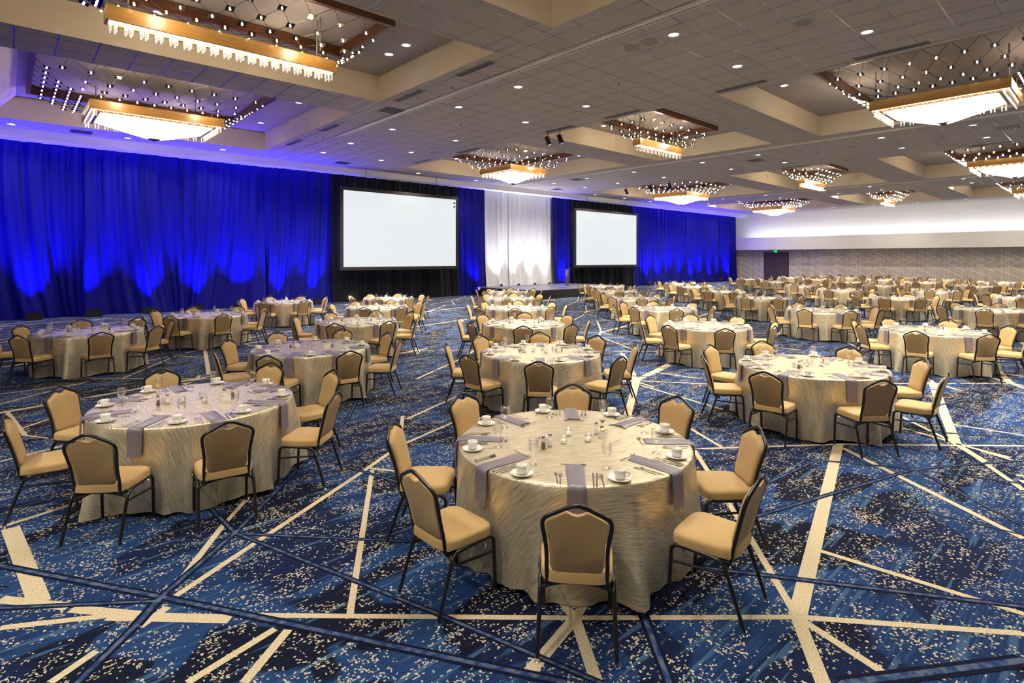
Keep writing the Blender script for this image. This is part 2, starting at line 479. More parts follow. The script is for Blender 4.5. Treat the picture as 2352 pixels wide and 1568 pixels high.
BLUE = [(0,1299,370,1371,.085),(370,1371,540,1224,.085),(540,1224,800,959,.075),(800,959,822,915,.075),(370,1371,1130,1532,.085),(1130,1532,1300,1568,.085),(370,1371,310,1439,.10),(310,1439,170,1575,.085),
 (540,1224,1000,1408,.06),(1000,1408,1386,1572,.06),(550,1226,950,1244,.055),(370,1380,0,1397,.06),(540,1224,482,1166,.07),(740,1054,930,1112,.06),
 (2101,1077,1591,1031,.06),(2101,1077,1726,1189,.07),(2101,1077,2021,1029,.06),(2101,1077,2352,1057,.06),(2101,1077,2352,1111,.06),(2101,1077,2352,1209,.06),
 (1616,1304,2352,1394,.075),(1746,1117,1876,1057,.06),(1951,1134,2352,1229,.035),(1461,1369,1540,1575,.085),(1935,1570,2352,1517,.12)]
def seg_uv(s): return (*px_uv(s[0], s[1]), *px_uv(s[2], s[3]), s[4])
PU, PV = 4.81, 4.62
def strip(mb, u0, v0, u1, v1, w, z):
    d = math.hypot(u1 - u0, v1 - v0)
    if d < 1e-4: return
    nx, ny = -(v1 - v0) / d * w / 2, (u1 - u0) / d * w / 2
    mb.quad((u0 + nx, v0 + ny, z), (u0 - nx, v0 - ny, z), (u1 - nx, v1 - ny, z), (u1 + nx, v1 + ny, z))
def tiled(segs):
    out = [seg_uv(s) for s in segs]
    base = [s for s in out if 1.6 <= (s[0] + s[2]) / 2 < 1.6 + PU and 0.9 <= (s[1] + s[3]) / 2 < 0.9 + PV]
    for i in range(-3, 12):
        for j in range(-3, 6):
            for s in base:
                q = (s[0] + i * PU, s[1] + j * PV, s[2] + i * PU, s[3] + j * PV, s[4])
                mu, mv = (q[0] + q[2]) / 2, (q[1] + q[3]) / 2
                X, D = cam_uv(mu, mv)
                if not (U0 < mu < U1 - 1 and V0 < mv < 26): continue
                seen = D > 0.5 and abs(X) < 0.97 * D and 1277.1 * EYE / D < 1700
                if seen and (D < 6.0 or (D < 9.2 and -6 < X < 5.2)): continue
                out.append(q)
    return out
bc = MB()
for k, s in enumerate(tiled(CREAM)): strip(bc, s[0], s[1], s[2], s[3], s[4], 0.0012 + (k % 37) * 2e-5)
bn, bb = MB(), MB()
for k, s in enumerate(tiled(BLUE)):
    s = (*s[:4], s[4] * 0.82)
    strip(bn, *s[:4], s[4], 0.0022 + (k % 37) * 2e-5); strip(bb, *s[:4], s[4] * 0.42, 0.0032 + (k % 37) * 2e-5)
for nm, mb, m, lb in (('cream_stripes', bc, 'cream_stripe', 'cream criss-cross lines woven into the carpet'), ('navy_stripes', bn, 'navy_stripe', 'navy edging of the blue carpet lines'), ('blue_stripes', bb, 'blue_stripe', 'pale blue lines woven into the carpet')):
    o = struct(nm, mb, M[m], floor); o['kind'] = 'stuff'; o['label'] = lb

# walls
b = MB(); b.box((U0, V1, 0), (U1, V1 + 0.15, ZC + 0.9)); struct('wall_back', b, M['wallwhite'])
b = MB(); b.box((U0, V0 - 0.15, 0), (U1, V0, ZC + 0.9)); struct('wall_front', b, M['wall'])
b = MB(); b.box((U0 - 0.15, V0, 0), (U0, V1, ZC + 0.9)); struct('wall_left', b, M['wall'])
wr = MB(); wr.box((U1, V0, 0), (U1 + 0.15, V1, 3.3)); wall_r = struct('wall_right', wr, M['wallpaper'], label='patterned wallpaper wall below a deep white bulkhead')
b = MB(); b.box((U1, V0, 3.3), (U1 + 0.15, V1, ZC + 0.9)); struct('upper_wall', b, M['wallwhite'], wall_r)
b = MB(); b.box((U1 - 1.3, V0, 3.13), (U1, V1 - 0.6, 4.22)); b.box((U1 - 1.3, V0, 4.22), (U1 - 1.18, V1 - 0.6, 4.36)); struct('trim_1', b, M['wallwhite'], label='deep white bulkhead with light cove on the far wall')
b = MB(); b.box((U1 - 0.025, V0, 0), (U1, 22.3, 0.14)); struct('baseboard_right', b, M['base'])
b = MB(); b.box((U0, VCORN, ZC - 0.33), (9.35, V1, ZC)); b.box((9.35, VCORN + 0.22, ZC - 0.30), (U1, V1, ZC)); struct('trim_2', b, M['cornice'], label='white cornice running above the drapes')

# ceiling: slab with coffers
def ceiling_rects():
    out = []; us = [U0] + [x for a in BAYS for x in a] + [U1]
    for i in range(0, len(us), 2): out.append((us[i], V0, us[i + 1], VCORN + (0.0 if i == 0 else 0.22)))
    vs = [V0] + [x for a in ROWS for x in a] + [VCORN + 0.22]
    for (ua, ub) in BAYS:
        for j in range(0, len(vs), 2): out.append((ua, vs[j], ub, vs[j + 1]))
    return out
RECTS = ceiling_rects()
b = MB()
for (ua, va, ub, vb) in RECTS:
    b.quad((ua, va, ZC + 0.004), (ua, vb, ZC + 0.004), (ub, vb, ZC + 0.004), (ub, va, ZC + 0.004))
b.box((U0, V0, ZT + 0.3), (U1, V1, ZT + 0.4))
ceil = struct('ceiling', b, M['grid'], label='suspended grey tile ceiling with deep cream coffers')
for (ua, ub) in BAYS:
    for (va, vb) in ROWS:
        b = MB()
        ui = 0.2 if ua < 0 else ua
        b.quad((ua, va, ZC), (ub, va, ZC), (ub, va, ZT), (ui, va, ZT)); b.quad((ub, va, ZC), (ub, vb, ZC), (ub, vb, ZT), (ub, va, ZT))
        b.quad((ub, vb, ZC), (ua, vb, ZC), (ui, vb, ZT), (ub, vb, ZT)); b.quad((ua, vb, ZC), (ua, va, ZC), (ui, va, ZT), (ui, vb, ZT))
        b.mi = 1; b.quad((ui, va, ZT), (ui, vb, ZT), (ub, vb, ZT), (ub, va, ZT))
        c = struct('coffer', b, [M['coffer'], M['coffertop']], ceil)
# tiles: the 300 that show largest are pieces of their own, the rest one mesh
TU, TV, GU, GV = 0.695, 0.714, 9.83, 6.56
tiles = []
for (ua, va, ub, vb) in RECTS:
    i0 = math.floor((ua - GU) / TU); i1 = math.ceil((ub - GU) / TU); j0 = math.floor((va - GV) / TV); j1 = math.ceil((vb - GV) / TV)
    for i in range(i0, i1):
        for j in range(j0, j1):
            a0 = max(ua, GU + i * TU) + 0.011; a1 = min(ub, GU + (i + 1) * TU) - 0.011
            c0 = max(va, GV + j * TV) + 0.011; c1 = min(vb, GV + (j + 1) * TV) - 0.011
            if a1 - a0 < 0.05 or c1 - c0 < 0.05: continue
            tiles.append((a0, c0, a1, c1))
def tile_vis(t):
    u, v = (t[0] + t[2]) / 2, (t[1] + t[3]) / 2
    X, D = cam_uv(u, v)
    if D < 1: return 1e9
    x, y = 1176 + 1277.1 * X / D, 594.5 - 1277.1 * (ZC - EYE) / D
    return D if (-40 < x < 2392 and -30 < y) else 1e9 + D
tiles.sort(key=tile_vis)
cache = {}
rest = MB()
for k, (a0, c0, a1, c1) in enumerate(tiles):
    if k < 300:
        key = (round(a1 - a0, 3), round(c1 - c0, 3))
        if key not in cache:
            t = MB(); t.box((0, 0, 0), (key[0], key[1], 0.014)); cache[key] = t.mesh('ceiling_tile', M['tile'], False)
        put('ceiling_tile', cache[key], ceil, (a0, c0, ZC))
    else:
        rest.box((a0, c0, ZC), (a1, c1, ZC + 0.010))
o = struct('ceiling_tiles', rest, M['tile'], ceil); o['kind'] = 'stuff'; o['label'] = 'receding grey ceiling tiles'
# partition tracks
for i, ut in enumerate((9.27, 23.55, 40.3)):
    b = MB(); b.box((ut - 0.10, V0, ZC - 0.04), (ut + 0.02, VCORN, ZC + 0.01)); b.mi = 1; b.box((ut + 0.02, V0, ZC - 0.012), (ut + 0.075, VCORN, ZC + 0.01))
    b.mi = 0; b.box((ut + 0.075, V0, ZC - 0.03), (ut + 0.12, VCORN, ZC + 0.01))
    struct('trim_%d' % (3 + i), b, [M['track'], M['groove']], label='pale partition track with a dark slot across the ceiling')

# ------------------------------------------------------------------ drapes
def drape(name, ua, ub, matname, label, group, seed, v=27.25, ztop=6.56, swag=0.0, pitch=0.30, amp=0.055):
    rnd = random.Random(seed)
    W = ub - ua; nu = max(24, int(W / 0.045)); nz = 18
    ph = [rnd.uniform(0, 6.28) for _ in range(6)]
    sw = rnd.choice([-1, 1]) * swag
    vs = []; fs = []; uvs = []
    for j in range(nz + 1):
        t = j / nz                                   # 0 top .. 1 hem
        z = ztop * (1 - t) + 0.01 * t
        for i in range(nu + 1):
            s = i / nu
            gather = 1 - 0.25 * t
            e = math.sin(PI * s)
            su = s * W + sw * e * (t ** 2.2) * 0.55   # cloth sweeps sideways towards the hem
            k = s * W / pitch * 2 * PI
            fine = math.sin(k + ph[0] + 0.8 * math.sin(1.7 * s * W + ph[1])) * 0.6 + math.sin(0.47 * k + ph[2]) * 0.9
            wide = math.sin(0.17 * k + ph[3] + sw * 2 * t) * 1.6 + math.sin(0.085 * k + ph[4]) * 1.2
            a = amp * (fine * (0.85 + 0.25 * (1 - t)) + wide * (0.15 + t) * 1.25)
            flare = 0.16 * t ** 5
            vv = v - 0.07 - a - flare - 0.05 * t
            vs.append((ua + su * (1 if sw == 0 else 1), vv, z)); uvs.append((s * W, z))
    for j in range(nz):
        for i in range(nu):
            p = j * (nu + 1) + i
            fs.append((p, p + nu + 1, p + nu + 2, p + 1))
    mb = MB(); mb.add(vs, fs, uvs)
    o = put(name, mb.mesh(name, M[matname], True))
    tag(o, label, 'drape', group)
    return o
LB = [-9.5, -5.2, -1.6, 2.1, 5.6, 8.9, 12.2]
pos = ['outermost', 'second visible', 'third visible', 'fourth visible', 'fifth visible', 'sixth']
lbs = [None, 'blue lit drape panel at the far left edge of the picture', 'blue lit drape panel, first full one from the left edge',
       'blue lit drape panel, second full one from the left edge', 'blue lit drape panel, third full one from the left edge', 'blue lit drape panel just left of the large left screen']
for i in range(1, 6):
    drape('drape_panel', LB[i], LB[i + 1] + 0.06, 'blue_drape', lbs[i], 'blue drapes left of the screens', 20 + i, swag=1.1, pitch=0.34)
drape('drape_panel', 12.2, 16.2, 'black_drape', 'black drape panel behind left half of the large left screen', 'black drapes behind the screens', 31)
drape('drape_panel', 16.2, 20.2, 'black_drape', 'black drape panel behind right half of the large left screen', 'black drapes behind the screens', 32)
drape('drape_panel', 20.2, 22.35, 'blue_drape', 'narrow blue drape panel left of the white drapes', 'blue drapes beside the stage', 33, pitch=0.26)
WB = [22.35, 24.4, 26.4, 28.45]
for i, w in enumerate(('left', 'middle', 'right')):
    drape('drape_panel', WB[i], WB[i + 1] + 0.03, 'white_drape', '%s white sheer drape panel behind the stage' % w, 'white drapes behind the stage', 40 + i, v=27.32, pitch=0.22, amp=0.035)
drape('drape_panel', 28.45, 30.4, 'blue_drape', 'narrow blue drape panel behind the clear lectern', 'blue drapes beside the stage', 44, pitch=0.26)
drape('drape_panel', 30.4, 34.2, 'black_drape', 'black drape panel behind left half of the right screen', 'black drapes behind the screens', 45)
drape('drape_panel', 34.2, 38.0, 'black_drape', 'black drape panel behind right half of the right screen', 'black drapes behind the screens', 46)
RB = [38.0, 41.6, 45.3, 49.0, 52.6, 56.1]
for i in range(5):
    drape('drape_panel', RB[i], RB[i + 1] + 0.05, 'blue_drape', 'blue lit drape panel, %s to the right of the right screen' % ORD1[i], 'blue drapes right of the screens', 50 + i, swag=0.2, pitch=0.32)

# ------------------------------------------------------------------ projection screens
def screen(ua, ub, z0, z1, label, marks=False):
    v = 26.35; fw = 0.17
    r = put('projection_screen', None, loc=((ua + ub) / 2, v, z0)); tag(r, label, 'screen', 'projection screens')
    w = (ub - ua) / 2; h = z1 - z0
    b = MB()
    for (a, c) in (((-w, -0.05, 0), (w, 0.05, fw)), ((-w, -0.05, h - fw), (w, 0.05, h)), ((-w, -0.05, fw), (-w + fw, 0.05, h - fw)), ((w - fw, -0.05, fw), (w, 0.05, h - fw))): b.box(a, c)
    put('screen_border', b.mesh('screen_border', M['screen_frame'], False), r)
    b = MB(); b.box((-w + fw, -0.012, fw), (w - fw, 0.03, h - fw)); put('screen_surface', b.mesh('screen_surface', M['screen'], False), r)
    if marks:
        for k in range(2):
            b = MB(); b.box((w - fw - 0.17, -0.016, h - fw - 0.25 - k * 0.21), (w - fw - 0.04, -0.0125, h - fw - 0.17 - k * 0.21)); put('corner_mark', b.mesh('corner_mark', M['mark'], False), r)
    for sx in (-0.6, 0.6):
        b = MB(); b.tube([(sx * w, 0.08, h), (sx * w, 0.08, ZC - z0)], 0.012, 6); put('hanging_cable', b.mesh('hanging_cable', M['wire']), r)
screen(12.30, 19.62, 1.64, 5.85, 'large lit white projection screen left of the stage', True)
screen(29.90, 37.55, 1.60, 5.86, 'lit white projection screen right of the stage behind the lectern')

# ------------------------------------------------------------------ stage and lectern
st = put('stage_platform', None, loc=(25.4, 24.0, 0)); tag(st, 'low black-skirted stage platform in front of the white drapes', 'stage')
b = MB(); b.box((-4.1, -2.5, 0.47), (4.1, 2.6, 0.50)); put('deck', b.mesh('deck', M['deck'], False), st)
def skirt(p0, p1, n):
    vs = []; fs = []
    for j, z in enumerate((0.47, 0.24, 0.004)):
        for i in range(n + 1):
            s = i / n; x = p0[0] + (p1[0] - p0[0]) * s; y = p0[1] + (p1[1] - p0[1]) * s
            d = 0.018 * math.sin(i * 2.1) * (0.4 + 0.5 * j)
            nx, ny = (p1[1] - p0[1]), -(p1[0] - p0[0]); L = math.hypot(nx, ny)
            vs.append((x + nx / L * d, y + ny / L * d, z))
    for j in range(2):
        for i in range(n): fs.append((j * (n + 1) + i, (j + 1) * (n + 1) + i, (j + 1) * (n + 1) + i + 1, j * (n + 1) + i + 1))
    mb = MB(); mb.add(vs, fs); return mb.mesh('skirt', M['skirt'])
put('skirt', skirt((-4.1, -2.5), (4.1, -2.5), 140), st); put('skirt', skirt((-4.1, 2.6), (-4.1, -2.5), 90), st); put('skirt', skirt((4.1, -2.5), (4.1, 2.6), 90), st)
lc = put('lectern', None, loc=(24.35, 22.2, 0.5), rz=-PI / 2 + 0.25); tag(lc, 'clear acrylic lectern standing on the stage edge', 'lectern')
for nm, a, c in (('base_plate', (-0.3, -0.36, 0), (0.3, 0.36, 0.02)), ('front_panel', (0.16, -0.24, 0.02), (0.18, 0.24, 1.1)), ('side_panel', (-0.18, -0.25, 0.02), (0.16, -0.23, 1.08)), ('side_panel', (-0.18, 0.23, 0.02), (0.16, 0.25, 1.08)), ('shelf', (-0.16, -0.22, 0.86), (0.16, 0.22, 0.875))):
    b = MB(); b.box(a, c); put(nm, b.mesh(nm, M['acrylic'], False), lc)
b = MB(); b.box((-0.27, -0.40, -0.012), (0.27, 0.40, 0.012)); put('reading_top', b.mesh('reading_top', M['acrylic'], False), lc, (0, 0, 1.13), rot=(0, math.radians(-9), 0))

# ------------------------------------------------------------------ uplights along the drapes
ub_ = MB(); ub_.box((-0.22, -0.09, 0.02), (0.22, 0.09, 0.26)); UPB = ub_.mesh('housing', M['black'], False)
ul_ = MB(); ul_.box((-0.2, -0.07, 0.261), (0.2, 0.07, 0.268)); 
UPL = {'blue': ul_.mesh('lens', M['led_blue'], False), 'white': ul_.mesh('lens', M['led_white'], False)}
uf_ = MB(); uf_.box((-0.24, -0.10, 0), (-0.225, 0.10, 0.16)); uf_.box((0.225, -0.10, 0), (0.24, 0.10, 0.16)); uf_.box((-0.24, -0.10, 0), (0.24, 0.10, 0.018)); UPF = uf_.mesh('bracket', M['black'], False)
us_ = MB(); us_.box((-0.225, -0.1, 0.255), (0.225, -0.088, 0.285)); UPS = us_.mesh('front_lip', M['frame'], False)
def uplight(u, colour, label, group, v=26.55, z=0.0, power=1.0, size=1.0):
    r = put('uplight', None, loc=(u, v, z), scale=(size, size, size)); tag(r, label, 'uplight', group)
    put('housing', UPB, r); put('lens', UPL[colour], r); put('bracket', UPF, r); put('front_lip', UPS, r)
    L = bpy.data.lights.new('uplight_beam', 'SPOT')
    L.energy = (P_BLUE if colour == 'blue' else P_WHITE) * power
    L.color = (0.012, 0.012, 1.0) if colour == 'blue' else (0.92, 0.94, 1.0)
    L.spot_size = math.radians(70); L.spot_blend = 1.0; L.shadow_soft_size = 0.12
    lo = put('uplight_beam', L, r, (0, 0, 0.30))
    lo.rotation_euler = (PI + math.radians(-7), 0, 0)
    S = bpy.data.lights.new('uplight_spill', 'SPOT'); S.energy = 430 if colour == 'blue' else 250; S.color = (0.20, 0.12, 1.0) if colour == 'blue' else (0.75, 0.75, 1.0)
    S.spot_size = math.radians(110); S.spot_blend = 1.0; S.shadow_soft_size = 0.1
    so = put('uplight_spill', S, r, (0, -0.05, 0.31)); so.rotation_euler = (PI + math.radians(16), 0, 0)
UPU = [-2.8, -1.05, 0.70, 2.45, 4.25, 6.0, 7.75, 9.5, 11.2]
for i, u in enumerate(UPU):
    lab = 'black floor uplight at the blue drapes, %s from the left screen' % ORD1[len(UPU) - 1 - i]
    uplight(u, 'blue', lab, 'uplights below the left blue drapes', power=random.Random(i).uniform(0.8, 1.25))
uplight(21.3, 'blue', 'black floor uplight at the narrow drape left of the stage', 'uplights beside the stage', power=0.7)
for i, u in enumerate((23.2, 24.7, 26.2, 27.6)):
    uplight(u, 'white', 'white uplight on stage below the white drapes, %s from left' % ORD1[i], 'white uplights on the stage', v=26.58, z=0.5, size=0.4)
uplight(29.4, 'blue', 'black floor uplight at the narrow drape behind the lectern', 'uplights beside the stage', v=26.9, power=0.7)
for i in range(9):
    uplight(39.6 + i * 1.75, 'blue', 'black floor uplight at the blue drapes, %s right of the right screen' % ORD1[i], 'uplights below the right blue drapes', power=random.Random(60 + i).uniform(0.9, 1.3))

# ------------------------------------------------------------------ door and exit sign on the far wall
dr = put('door_1', None, loc=(U1, 23.6, 0)); dr['kind'] = 'structure'; dr['label'] = 'mauve panelled double door under the exit sign'
b = MB(); b.box((-0.06, -1.22, 0), (0, -1.08, 2.9)); b.box((-0.06, 1.08, 0), (0, 1.22, 2.9)); b.box((-0.06, -1.08, 2.76), (0, 1.08, 2.9)); put('door_frame', b.mesh('door_frame', M['doorframe'], False), dr)
for s in (-1, 1):
    y0, y1 = (0.01, 1.07) if s > 0 else (-1.07, -0.01)
    b = MB(); b.box((-0.035, y0, 0.02), (-0.002, y1, 2.75)); leaf = put('door_leaf', b.mesh('door_leaf', M['door'], False), dr)
    for z0, z1 in ((0.25, 0.95), (1.2, 2.55)):
        b = MB(); w = 0.035
        for a, c in (((-0.047, y0 + .18, z0), (-0.034, y1 - .18, z0 + w)), ((-0.047, y0 + .18, z1 - w), (-0.034, y1 - .18, z1)), ((-0.047, y0 + .18, z0), (-0.034, y0 + .18 + w, z1)), ((-0.047, y1 - .18 - w, z0), (-0.034, y1 - .18, z1))): b.box(a, c)
        put('panel_moulding', b.mesh('panel_moulding', M['doorframe'], False), leaf)
    b = MB(); yy = 0.07 * s; b.lathe([(0.03, -0.06), (0.03, 0.06)], 10); 
    h = MB(); h.box((-0.09, yy - 0.02, 1.02), (-0.034, yy + 0.02, 1.12)); h.box((-0.095, min(yy, yy + 0.12 * s), 1.05), (-0.075, max(yy, yy + 0.12 * s), 1.08)); put('handle', h.mesh('handle', M['brass'], False), leaf)
ex = put('exit_sign', None, loc=(U1 - 0.14, 23.6, 2.84)); tag(ex, 'green illuminated exit sign above the double door', 'sign')
b = MB(); b.box((-0.04, -0.2, 0), (0.04, 0.2, 0.27)); b.box((0.04, -0.03, 0.08), (0.14, 0.03, 0.2)); put('housing', b.mesh('housing', M['exit_dark'], False), ex)
b = MB(); b.box((-0.046, -0.165, 0.04), (-0.0405, 0.165, 0.23)); put('lit_face', b.mesh('lit_face', M['exit_green'], False), ex)
def letter(strokes, y0):
    mb = MB()
    for (ya, za, yb, zb) in strokes:
        d = math.hypot(yb - ya, zb - za); ny, nz = -(zb - za) / d * 0.009, (yb - ya) / d * 0.009
        vs = []
        for x in (-0.0485, -0.0462):
            for (y, z, k) in ((ya, za, 1), (ya, za, -1), (yb, zb, -1), (yb, zb, 1)): vs.append((x, y0 - y - k * ny, 0.08 + z + k * nz))
        mb.add(vs, [(0, 1, 2, 3), (7, 6, 5, 4), (0, 4, 5, 1), (1, 5, 6, 2), (2, 6, 7, 3), (3, 7, 4, 0)])
    return mb.mesh('letter', M['exit_dark'], False)
H = 0.11
for y0, st_ in ((0.135, [(0, 0, 0, H), (0, H, 0.055, H), (0, H / 2, 0.045, H / 2), (0, 0, 0.055, 0)]), (0.063, [(0, 0, 0.055, H), (0, H, 0.055, 0)]), (-0.018, [(0, 0, 0, H)]), (-0.05, [(0, H, 0.065, H), (0.0325, H, 0.0325, 0)])):
    put('letter', letter(st_, y0), ex)
th = put('thermostat', None, loc=(U1, 14.1, 1.95)); tag(th, 'small white control box on the patterned wallpaper', 'thermostat')
b = MB(); b.box((-0.05, -0.1, 0), (0, 0.1, 0.15)); put('case', b.mesh('case', M['trimwhite'], False), th)
b = MB(); b.box((-0.056, -0.05, 0.05), (-0.0495, 0.05, 0.11)); put('display', b.mesh('display', M['vent'], False), th)

# cove strip behind the bulkhead lip
L = bpy.data.lights.new('cove_strip', 'AREA'); L.shape = 'RECTANGLE'; L.size = 38; L.size_y = 0.10; L.energy = P_COVE; L.color = (0.90, 0.93, 1.0)
lo = put('cove_strip', L, None, (U1 - 1.0, 7.5, 4.28)); lo.rotation_euler = (0, PI - math.radians(-28), PI / 2)
lo.rotation_euler = Matrix(((0, 0, 0), (0, 0, 0), (0, 0, 0))).to_euler() if False else Vector((-0.55, 0, -0.83)).to_track_quat('Z', 'X').to_euler()
# to_track_quat points local Z away from the throw, so the strip throws up and back onto the wall; its long side lies along v
q = Vector((-0.55, 0, -0.83)).to_track_quat('Z', 'Y'); lo.rotation_euler = q.to_euler()
mtx = q.to_matrix(); L.size, L.size_y = (38, 0.10) if abs((mtx @ Vector((1, 0, 0))).y) > 0.7 else (0.10, 38)

# ------------------------------------------------------------------ ceiling fixtures
r_ = MB(); r_.lathe([(0.135, 0.0), (0.135, -0.012), (0.105, -0.014), (0.10, 0.0)], 20, caps=False); DLR = r_.mesh('trim_ring', M['trimwhite'])
d_ = MB(); d_.lathe([(0.104, -0.002), (0.06, -0.006), (0.001, -0.007)], 16, caps=False); DLD = d_.mesh('lens', M['dl'])
def downlight(u, v, z, label, group, light=True, power=1.0):
    r = put('downlight', None, loc=(u, v, z)); tag(r, label, 'downlight', group)
    put('trim_ring', DLR, r); put('lens', DLD, r)
    if light:
        L = bpy.data.lights.new('downlight_beam', 'SPOT'); L.energy = P_DOWN * power; L.color = (1.0, 0.915, 0.745)
        L.spot_size = math.radians(134); L.spot_blend = 0.85; L.shadow_soft_size = 0.11
        put('downlight_beam', L, r, (0, 0, -0.03))
VDL = [-3.3, -0.4, 3.54, 6.27, 11.0, 13.67, 17.63, 20.88, 23.5]
for k, (ua, ub, nm) in enumerate(((10.21, 13.02, 'first'), (24.8, 27.7, 'second'), (41.0, 43.6, 'third'))):
    for s, u in (('left', ua), ('right', ub)):
        for j, v in enumerate(VDL):
            n = len(VDL) - 1 - j
            downlight(u, v, ZC, 'lit recessed downlight, %s from the drapes, %s file of %s tiled band' % (ORD1[n], s, nm), 'downlights in the tiled bands')
for j, u in enumerate((0.09, 3.43, 6.78, 16.5, 20.5, 31.5, 35.0, 38.5, 47, 51)):
    downlight(u, 25.75, ZC, 'lit recessed downlight beside the cornice above the drapes, %s from left' % ORD1[j], 'downlights beside the cornice', power=0.35)
bayname = ['first', 'second', 'third', 'fourth']; rowname = ['nearest', 'middle', 'back']
for bi, (ua, ub) in enumerate(BAYS):
    for ri, (va, vb) in enumerate(ROWS):
        for (u, v, w) in ((ub - 0.7, vb - 1.8, 'back right'), (ub - 0.7, va + 2.6, 'front right'), (ua + 2.9, vb - 0.65, 'back left')):
            if ri == 0 and bi == 0: continue
            if bi == 3: u = u - 1.3
            downlight(u, v, ZT - 0.002, 'lit downlight, %s of the %s coffer in the %s row' % (w, bayname[bi], rowname[ri]), 'downlights inside the coffers', light=(bi == 3), power=0.4)
for j in range(9):  # extra lamps added to brighten the far wall
    downlight(55.2, -1.0 + 3.1 * j, ZC, 'added wall-brightening downlight along the far white wall, %s from the drapes' % ORD1[8 - j], 'added downlights along the far wall', power=0.12)
for u in (-8, -3.5):  # unseen lamps, kept because they light the room
    for k, v in enumerate((-8, -3, 2, 7)):
        downlight(u, v, ZC, 'unseen fill downlight behind the photographer, %s of the %s file' % (ORD1[k], 'outer' if u < -5 else 'inner'), 'unseen fill downlights behind the photographer')
# linear slot diffusers
def slot(u, v0, v1, label):
    r = put('slot_diffuser', None, loc=(u, (v0 + v1) / 2, ZC)); tag(r, label, 'air vent', 'linear slot diffusers')
    h = (v1 - v0) / 2
    b = MB(); b.box((-0.11, -h, -0.012), (-0.085, h, 0.0)); b.box((0.085, -h, -0.012), (0.11, h, 0.0)); b.box((-0.11, -h - 0.02, -0.012), (0.11, -h, 0)); b.box((-0.11, h, -0.012), (0.11, h + 0.02, 0)); put('frame', b.mesh('frame', M['ventgrey'], False), r)
    b = MB(); b.box((-0.085, -h, -0.006), (0.085, h, -0.0045)); put('slot', b.mesh('slot', M['vent'], False), r)
    for x in (-0.028, 0.028):
        b = MB(); b.box((x - 0.006, -h, -0.012), (x + 0.006, h, -0.006)); put('blade', b.mesh('blade', M['ventgrey'], False), r)
for u, a, c, lb in ((8.46, 10.0, 11.35, 'linear slot vent right of the near beam chandelier coffer, nearer one'), (8.46, 13.0, 14.4, 'linear slot vent right of the near beam chandelier coffer, farther one'),
                    (8.46, 18.3, 19.6, 'linear slot vent right of the leftmost bowl chandelier coffer, nearer one'), (8.46, 21.6, 22.9, 'linear slot vent right of the leftmost bowl chandelier coffer, farther one'),
                    (14.62, 6.28, 7.64, 'linear slot vent left of the near right bowl chandelier coffer, farther one'), (14.62, 2.83, 4.22, 'linear slot vent left of the near right bowl chandelier coffer, nearer one'),
                    (14.62, 10.2, 11.5, 'linear slot vent left of the second beam chandelier coffer, nearer one'), (14.62, 12.9, 14.2, 'linear slot vent left of the second beam chandelier coffer, farther one'),
                    (14.62, 18.2, 19.6, 'linear slot vent left of the second bowl coffer by the drapes, nearer one'), (14.62, 21.8, 23.1, 'linear slot vent left of the second bowl coffer by the drapes, farther one'),
                    (29.45, 3.0, 4.3, 'linear slot vent left of the second right-hand bowl coffer'), (29.45, 10.6, 11.9, 'linear slot vent left of the third beam chandelier coffer')):
    slot(u, a, c, lb)
gr_ = MB(); gr_.box((-0.33, -0.33, -0.012), (0.33, 0.33, 0.0)); GRP = gr_.mesh('grille_plate', M['ventgrey'], False)
gb_ = MB(); gb_.box((-0.31, -0.012, -0.022), (0.31, 0.012, -0.012)); GRB = gb_.mesh('blade', M['vent'], False)
for u, v, lb in ((26.1, 11.7, 'dark square return grille in the second tiled band, middle'), (24.65, 21.5, 'dark square return grille in the second tiled band, near the drapes'), (26.2, 2.75, 'dark square return grille in the second tiled band, nearest right'),
                 (12.0, 25.4, 'square grille by the cornice in the first tiled band'), (27.1, 25.4, 'square grille by the cornice in the second tiled band'), (2.0, 25.6, 'square grille by the cornice above the left drapes'), (8.9, 15.4, 'square grille beside the near beam chandelier coffer')):
    r = put('return_grille', None, loc=(u, v, ZC)); tag(r, lb, 'air vent', 'square ceiling grilles'); put('grille_plate', GRP, r)
    for k in range(6): put('blade', GRB, r, (0, -0.25 + 0.1 * k, 0))
sp_ = MB(); sp_.lathe([(0.20, 0), (0.20, -0.014), (0.165, -0.018), (0.16, -0.006)], 24, caps=False); SPR = sp_.mesh('rim', M['tile'])
sg_ = MB(); sg_.lathe([(0.162, -0.006), (0.08, -0.012), (0.001, -0.013)], 20, caps=False); SPG = sg_.mesh('mesh_cover', M['ventgrey'])
for u, v, lb in ((11.6, 4.25, 'round ceiling speaker, topmost near the upper right corner'), (10.2, 7.3, 'round ceiling speaker, left of the close pair'), (10.2, 6.85, 'round ceiling speaker, right of the close pair'), (3.3, 15.7, 'round ceiling speaker between the two left chandelier coffers'),
                 (29.2, 8.7, 'round ceiling speaker left of the second right-hand coffer'), (13.8, 20.3, 'round ceiling speaker in the first tiled band by the drapes'), (25.9, 7.6, 'round ceiling speaker in the second tiled band')):
    r = put('ceiling_speaker', None, loc=(u, v, ZC)); tag(r, lb, 'speaker', 'round ceiling speakers'); put('rim', SPR, r); put('mesh_cover', SPG, r)
